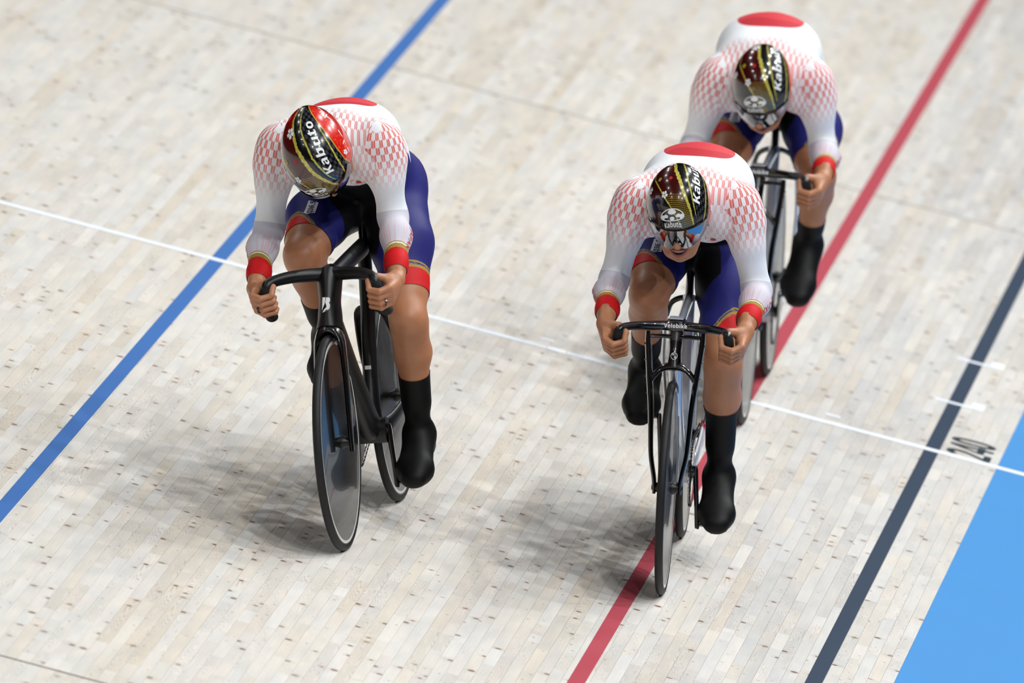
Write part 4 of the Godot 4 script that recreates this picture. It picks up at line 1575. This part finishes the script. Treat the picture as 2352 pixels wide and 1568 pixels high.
func dress(k: int, d: Dictionary, person: Node3D, f: Field, bones: Array, soups: Array, chains: Dictionary) -> void:
	# trunk: above the spine the back, below it the chest
	var trunk: Soup = soups[0]
	var fn := PackedFloat32Array()
	fn.resize(trunk.p.size())
	var sp: Array = d.spine
	var nk: Vector3 = d.neck
	for i in trunk.p.size():
		var p := trunk.p[i]
		var y: float = sp[0].y
		if p.z > sp[3].z:
			y = lerpf(sp[3].y, nk.y - 0.01, clampf((p.z - sp[3].z) / (nk.z + 0.05 - sp[3].z), 0.0, 1.0))
		else:
			for j in 3:
				if p.z >= sp[j].z and p.z <= sp[j + 1].z:
					y = lerpf(sp[j].y, sp[j + 1].y, (p.z - sp[j].z) / (sp[j + 1].z - sp[j].z))
		fn[i] = p.y - y
	var two := trunk.cut(fn)
	var cx: float = sp[2].x
	var front: Soup = two[0]
	var uv := PackedVector2Array()
	for i in front.p.size():
		var p := front.p[i]
		uv.append(Vector2((p.x - cx) / 0.56 + 0.5, clampf(((nk.y - p.y) + (-0.15 - p.z) * 0.6 + 0.1) / 0.5, 0.004, 0.995)))
	var suit := part("skinsuit", soup_mesh(front, uv, 0.0), mats["chest_print"], person, "white skinsuit with red feather pattern and red disc on the back")
	var back: Soup = two[1]
	uv = PackedVector2Array()
	for i in back.p.size():
		var p := back.p[i]
		uv.append(Vector2((p.x - cx) / 0.56 + 0.5, (-0.17 - p.z + 0.05) / 0.75))
	part("back_panel", soup_mesh(back, uv, 0.0), mats["back_print"], suit, "white back with a large red disc")
	# collar
	var nb: Soup = soups[5]
	var cf := PackedFloat32Array()
	for i in nb.p.size():
		cf.append((nb.p[i] - nk).dot((d.head - nk).normalized()) - 0.03)
	var collar: Soup = nb.cut(cf)[0]
	if collar.p.size():
		var blank := PackedVector2Array()
		blank.resize(collar.p.size())
		part("collar", soup_mesh(collar, blank, 0.0008), flat("collar_white", Color(0.90, 0.91, 0.94), 0.6), suit)
	for i in 2:
		var s := -1.0 if i == 0 else 1.0
		var arm: Soup = soups[1 + i]
		var cut := arm.at_level(0.512)
		part("sleeve", soup_mesh(cut[0], limb_uv(cut[0], chains[1 + i], Vector3(s * 0.75, 0.1, 0.65), -0.14, 0.70, i == 1), 0.0), mats["sleeve_print"], suit, "white sleeve with a red and gold cuff")
		var leg: Soup = soups[3 + i]
		var low := leg.at_level(0.366)
		part("shorts_leg", soup_mesh(low[0], limb_uv(low[0], chains[3 + i], Vector3(s * 0.6, 0.45, 0.65), -0.12, 0.54, i == 0), 0.0), mats["shorts_print"], suit, "navy leg with a red and gold hem")
		var sock: Soup = low[1].at_level(d.sock[i])[1]
		var blank := PackedVector2Array()
		blank.resize(sock.p.size())
		part("overshoe", soup_mesh(sock, blank, 0.0), mats["black_overshoe_fabric"], person, "black sock and overshoe")
	# prints on the cloth, laid on the body's surface
	var kn: Vector3 = d.knee[0]
	var hip: Vector3 = sp[0] + Vector3(-0.088, -0.045, 0.02)
	var ax := (kn - hip).normalized()
	var up := (Vector3(0.06, 0.75, 0.6) - ax * ax.dot(Vector3(0.06, 0.75, 0.6))).normalized()
	var mid := hip.lerp(kn, 0.655) + Vector3(-0.008, 0, 0)
	var across := ax.cross(up).normalized()
	if across.x < 0.0:
		across = -across
	var lay := func(q: Vector2, lift: float) -> Array:
		var p: Vector3 = mid + ax * q.y + across * q.x + up * 0.16
		for i in 40:
			var e := f.at(p) - lift
			if e < 0.0003:
				break
			p -= up * maxf(e * 0.8, 0.0004)
		return [p, f.slope(p)]
	var hexa := outline(PackedVector2Array([Vector2(-0.0165, -0.032), Vector2(0.0165, -0.028), Vector2(0.0175, 0.022), Vector2(-0.003, 0.034), Vector2(-0.0175, 0.024)]))
	var dense := PackedVector2Array()
	for i in range(0, hexa.size(), 3):
		split_tri(hexa[i], hexa[i + 1], hexa[i + 2], 3, dense)
	part("sponsor_patch", print_on(dense, func(q): return lay.call(q, 0.0022)), mats["white_print"], suit, "white patch on the right thigh")
	var tr := PackedVector2Array()
	for q in letters("Q36.5", 0.013)[0]:
		tr.append(Vector2(-q.y, -q.x) * 1.25)
	part("patch_lettering", print_on(tr, func(q): return lay.call(q, 0.0032)), flat("navy_print", Color(0.1, 0.1, 0.3), 0.5), suit)
	# letters along the outside of the forearms
	for i in 2:
		var s := -1.0 if i == 0 else 1.0
		var el: Vector3 = d.elbow[i]
		var wr: Vector3 = chains[1 + i][0][2]
		var fa := (wr - el).normalized()
		var fu := Vector3(s * 0.92, 0.05, 0.30)
		fu = (fu - fa * fa.dot(fu)).normalized()
		var fc := fa.cross(fu).normalized() * s
		var fm := el.lerp(wr, 0.47)
		var place := func(q: Vector2) -> Array:
			var p: Vector3 = fm + fa * q.x * s * -1.0 * s + fc * q.y * -1.0 + fu * 0.09
			for j in 40:
				var e := f.at(p) - 0.0012
				if e < 0.0003:
					break
				p -= fu * maxf(e * 0.8, 0.0004)
			return [p, f.slope(p)]
		var word := PackedVector2Array()
		for q in letters("JAPAN", 0.02, false)[0]:
			word.append(Vector2(q.x if i == 0 else q.x, q.y if i == 0 else -q.y) * (-1.0 if i == 0 else -1.0))
		part("sleeve_lettering", print_on(word, place), mats["red_print"], suit)
	# flag on the chest
	var ch: Vector3 = sp[3] + Vector3(0.078, -0.062, 0.0)
	var fl := func(q: Vector2, lift: float) -> Array:
		var dirn := Vector3(0, -0.55, 0.83)
		var p: Vector3 = ch + Vector3(q.x, q.y * 0.83, q.y * 0.55) + dirn * 0.2
		for j in 50:
			var e := f.at(p) - lift
			if e < 0.0003:
				break
			p -= dirn * maxf(e * 0.8, 0.0004)
		return [p, f.slope(p)]
	part("flag_disc", print_on(outline(oval(Vector2(0, 0), Vector2(0.0095, 0.0085))), func(q): return fl.call(q, 0.0015)), mats["red_print"], suit)
	var bars := PackedVector2Array()
	for q in [[Vector2(-0.024, 0.012), Vector2(0.012, 0.017)], [Vector2(0.016, 0.02), Vector2(0.026, 0.004)], [Vector2(-0.024, 0.012), Vector2(-0.024, -0.006)]]:
		var w: Vector2 = (q[1] - q[0]).orthogonal().normalized() * 0.0008
		bars.append_array(PackedVector2Array([q[0] + w, q[1] + w, q[1] - w, q[0] + w, q[1] - w, q[0] - w]))
	part("flag_border", print_on(bars, func(q): return fl.call(q, 0.0015)), mats["red_print"], suit)
	var team := PackedVector2Array()
	for q in letters("TEAM JAPAN", 0.0045)[0]:
		team.append(q + Vector2(0.0, -0.0135))
	part("chest_lettering", print_on(team, func(q): return fl.call(q, 0.0015)), mats["black_print"], suit)

func split_tri(a: Vector2, b: Vector2, c: Vector2, n: int, out: PackedVector2Array) -> void:
	if n == 0:
		out.append_array(PackedVector2Array([a, b, c]))
		return
	var ab := (a + b) / 2.0
	var bc := (b + c) / 2.0
	var ca := (c + a) / 2.0
	split_tri(a, ab, ca, n - 1, out)
	split_tri(ab, b, bc, n - 1, out)
	split_tri(ca, bc, c, n - 1, out)
	split_tri(ab, bc, ca, n - 1, out)

# ------------------------------------------------------------------ helmets and faces
# a = round the head from the front (towards the left ear), e = height angle, 90 degrees at the crown
func shell(a: float, e: float, lift: float) -> Vector3:
	var front := maxf(cos(a), 0.0)
	var rear := maxf(-cos(a), 0.0)
	var rz := 0.128 if cos(a) > 0.0 else 0.158
	var rx := 0.1025
	var ry := 0.132 if e > 0.0 else 0.15
	var c := pow(maxf(cos(e), 0.0), 0.93)
	var taper := 1.0 - 0.10 * rear * rear - 0.07 * front * front
	return Vector3((rx * taper + lift) * c * sin(a), (ry + lift) * sin(e), (rz + lift) * c * cos(a) * (1.0 - 0.12 * maxf(sin(e), 0.0) * rear))

func brim(a: float) -> float:
	var f := cos(a)
	if f > 0.0:
		return deg_to_rad(lerpf(-24.0, 7.0, smoothstep(0.05, 0.75, f)))
	return deg_to_rad(lerpf(-24.0, -16.0, -f))

func on_shell(q: Vector2, lift: float) -> Array:
	# q in the flat chart of helmet_texture
	var r := q.length()
	var a := atan2(q.x, q.y)
	var e := PI / 2.0 - r * deg_to_rad(100.0)
	var p := shell(a, e, lift)
	return [p, (p / Vector3(0.0105, 0.0174, 0.018)).normalized()]

func helmet(k: int, head: Transform3D, person: Node3D) -> void:
	var m := MB.new()
	var na := 72
	var nt := 34
	var rows := []
	for t in nt + 1:
		var row := []
		for i in na + 1:
			var a := TAU * i / na - PI
			var e := lerpf(brim(a), PI / 2.0, t / float(nt))
			var p := shell(a, e, 0.0)
			var da := shell(a + 0.01, e, 0.0) - shell(a - 0.01, e, 0.0)
			var de := shell(a, minf(e + 0.01, PI / 2.0), 0.0) - shell(a, e - 0.01, 0.0)
			var nn := de.cross(da).normalized()
			if nn.dot(p) < 0.0:
				nn = -nn
			if t == nt:
				nn = Vector3.UP
			var r := (PI / 2.0 - e) / deg_to_rad(100.0)
			row.append(m.vert(p, nn, Vector2(r * sin(a) + 1.15, r * cos(a) + 1.15) / 2.3))
		rows.append(row)
	for t in nt:
		for i in na:
			m.quad(rows[t][i], rows[t][i + 1], rows[t + 1][i + 1], rows[t + 1][i])
	var h := part("helmet", m, mats["helmet_print"], person, "glossy black helmet with red, gold and flower print")
	h.transform = head
	# rounded rim
	var rim := MB.new()
	var pr := []
	var rr := []
	for i in na + 1:
		var a := TAU * i / na - PI
		pr.append(shell(a, brim(a), -0.003))
		rr.append(0.0038)
	rim.sweep(pr, rr, Vector3.UP, 8)
	part("rim", rim, mats["gloss_black_carbon"], h)
	var white: Material = mats["white_print"]
	# emblem on the forehead: a ring with four lobes, and the word under it
	var c := Vector2(-0.07, 0.60)
	var em := oval_ring(c, Vector2(0.275, 0.09), Vector2(0.252, 0.076))
	em.append_array(outline(oval(c + Vector2(0, -0.04), Vector2(0.088, 0.036))))
	em.append_array(outline(oval(c + Vector2(0, 0.052), Vector2(0.055, 0.026))))
	for s in [-1.0, 1.0]:
		var lobe := PackedVector2Array()
		for z in [[0.085, 0.026], [0.1, -0.004], [0.145, -0.02], [0.19, -0.012], [0.225, -0.028], [0.252, 0.0], [0.225, 0.036], [0.17, 0.056], [0.19, 0.036], [0.16, 0.03], [0.12, 0.036]]:
			lobe.append(c + Vector2(z[0] * s, z[1]))
		em.append_array(outline(lobe))
	var fine := PackedVector2Array()
	for i in range(0, em.size() - 2, 3):
		split_tri(em[i], em[i + 1], em[i + 2], 1, fine)
	part("emblem", print_on(fine, func(q): return on_shell(q, 0.0016)), white, h, "white oval emblem")
	var wd := PackedVector2Array()
	for q in letters("Kabuto", 0.08)[0]:
		wd.append(Vector2(q.x * 1.15, -q.y) + Vector2(-0.07, 0.74))
	part("lettering", print_on(wd, func(q): return on_shell(q, 0.0016)), white, h)
	# the large word over the left of the crown, and one on the right side
	for w in [[Vector2(0.335, -0.04), Vector2(-0.22, -0.97), 0.145], [Vector2(-0.76, 0.34), Vector2(-0.40, -0.92), 0.105]]:
		var dirn: Vector2 = w[1].normalized()
		if w[0].x < 0.0:
			dirn = -dirn
		var perp := Vector2(-dirn.y, dirn.x)
		var big := PackedVector2Array()
		for q in letters("Kabuto", w[2])[0]:
			big.append(w[0] + dirn * (q.x * 1.2 + q.y * 0.18) - perp * q.y)
		part("lettering", print_on(big, func(q): return on_shell(q, 0.0016)), white, h)
	# cherry blossoms
	for b in [[-0.12, -0.32, 0.085, white], [-0.50, 0.10, 0.062, white], [-0.20, 0.30, 0.062, white], [-0.28, 0.02, 0.038, mats["gold_print"]], [-0.08, 0.05, 0.03, mats["red_print"]], [-0.36, -0.52, 0.03, mats["gold_print"]], [0.84, 0.10, 0.06, white], [-0.02, -0.80, 0.04, white], [-0.22, -0.58, 0.06, mats["red_print"]], [-0.5, -0.2, 0.03, mats["gold_print"]]]:
		var at := Vector2(b[0], b[1])
		var fl := PackedVector2Array()
		for i in 5:
			var a := TAU * i / 5 + 0.3
			var dr := Vector2(cos(a), sin(a))
			var pp := dr.orthogonal()
			fl.append_array(outline(PackedVector2Array([at + dr * b[2] * 0.08, at + (dr * 0.6 + pp * 0.36) * b[2], at + (dr + pp * 0.2) * b[2], at + dr * 0.86 * b[2], at + (dr - pp * 0.2) * b[2], at + (dr * 0.6 - pp * 0.36) * b[2]])))
		part("blossom", print_on(fl, func(q): return on_shell(q, 0.0011)), b[3], h)
	# white brush strokes on the red side panel
	for z in [[0.42, -0.78, 0.52, -0.70], [0.52, -0.70, 0.47, -0.62], [0.62, -0.62, 0.56, -0.50], [0.60, -0.56, 0.70, -0.50], [0.74, -0.42, 0.68, -0.36], [0.80, -0.30, 0.86, -0.18], [0.88, -0.12, 0.82, -0.05], [0.92, 0.02, 0.94, 0.12]]:
		var a := Vector2(z[0], z[1])
		var e := Vector2(z[2], z[3])
		var w := (e - a).orthogonal().normalized() * 0.012
		var st := PackedVector2Array([a + w, e + w * 0.5, e - w * 0.5, a + w, e - w * 0.5, a - w])
		part("brush_stroke", print_on(st, func(q): return on_shell(q, 0.0016)), white, h)
	# mirrored visor in front of the eyes
	var vz := MB.new()
	var vr := []
	for j in 15:
		var row := []
		for i in 41:
			var a := lerpf(-1.22, 1.22, i / 40.0)
			var notch := 0.020 * exp(-pow(a / 0.16, 2.0))
			var top := 0.006 + 0.010 * cos(a)
			var bot := -0.070 + 0.030 * pow(absf(a) / 1.22, 2.2) + notch
			var t := j / 14.0
			var y := lerpf(top, bot, t)
			var inw := 1.0 - 0.10 * t * t
			var p := Vector3(0.103 * sin(a) * inw, y, (0.128 * cos(a) + 0.006) * inw)
			var nn := Vector3(sin(a) / 0.103, -0.9 - 1.8 * t, cos(a) / 0.128).normalized()
			row.append(vz.vert(p, nn))
		vr.append(row)
	for j in 14:
		for i in 40:
			vz.quad(vr[j][i], vr[j][i + 1], vr[j + 1][i + 1], vr[j + 1][i])
	part("visor", vz, mats["mirror_visor"], h, "mirrored visor")

func face(k: int, head: Transform3D, body: Node3D) -> void:
	var lips := MB.new()
	tube(lips, [Vector3(-0.027, -0.093, 0.087), Vector3(-0.012, -0.0885, 0.0985), Vector3(0, -0.0885, 0.1005), Vector3(0.012, -0.0885, 0.0985), Vector3(0.027, -0.093, 0.087)], [0.002, 0.0042, 0.0042, 0.0042, 0.002], Vector3.UP, 4, 8)
	tube(lips, [Vector3(-0.027, -0.094, 0.087), Vector3(-0.014, -0.110, 0.094), Vector3(0, -0.114, 0.096), Vector3(0.014, -0.110, 0.094), Vector3(0.027, -0.094, 0.087)], [0.002, 0.0048, 0.0055, 0.0048, 0.002], Vector3.UP, 4, 8)
	var l := part("lips", lips, flat("lip_skin", Color(0.60, 0.32, 0.28), 0.45), body)
	l.transform = head
	var cav := MB.new()
	cav.ball(Vector3(0, -0.1, 0.088), Vector3(0.024, 0.0105, 0.0095), 16)
	var c := part("mouth", cav, flat("mouth_dark", Color(0.22, 0.06, 0.06), 0.5), body)
	c.transform = head
	var teeth := MB.new()
	for i in 8:
		var x := (i - 3.5) * 0.0048
		teeth.box(Vector3(x, -0.0955 + x * x * 5.0, 0.0975 - x * x * 16.0), Vector3(0.0046, 0.0075, 0.003), 0.001)
	var t := part("teeth", teeth, flat("tooth_white", Color(0.88, 0.86, 0.82), 0.3), body)
	t.transform = head
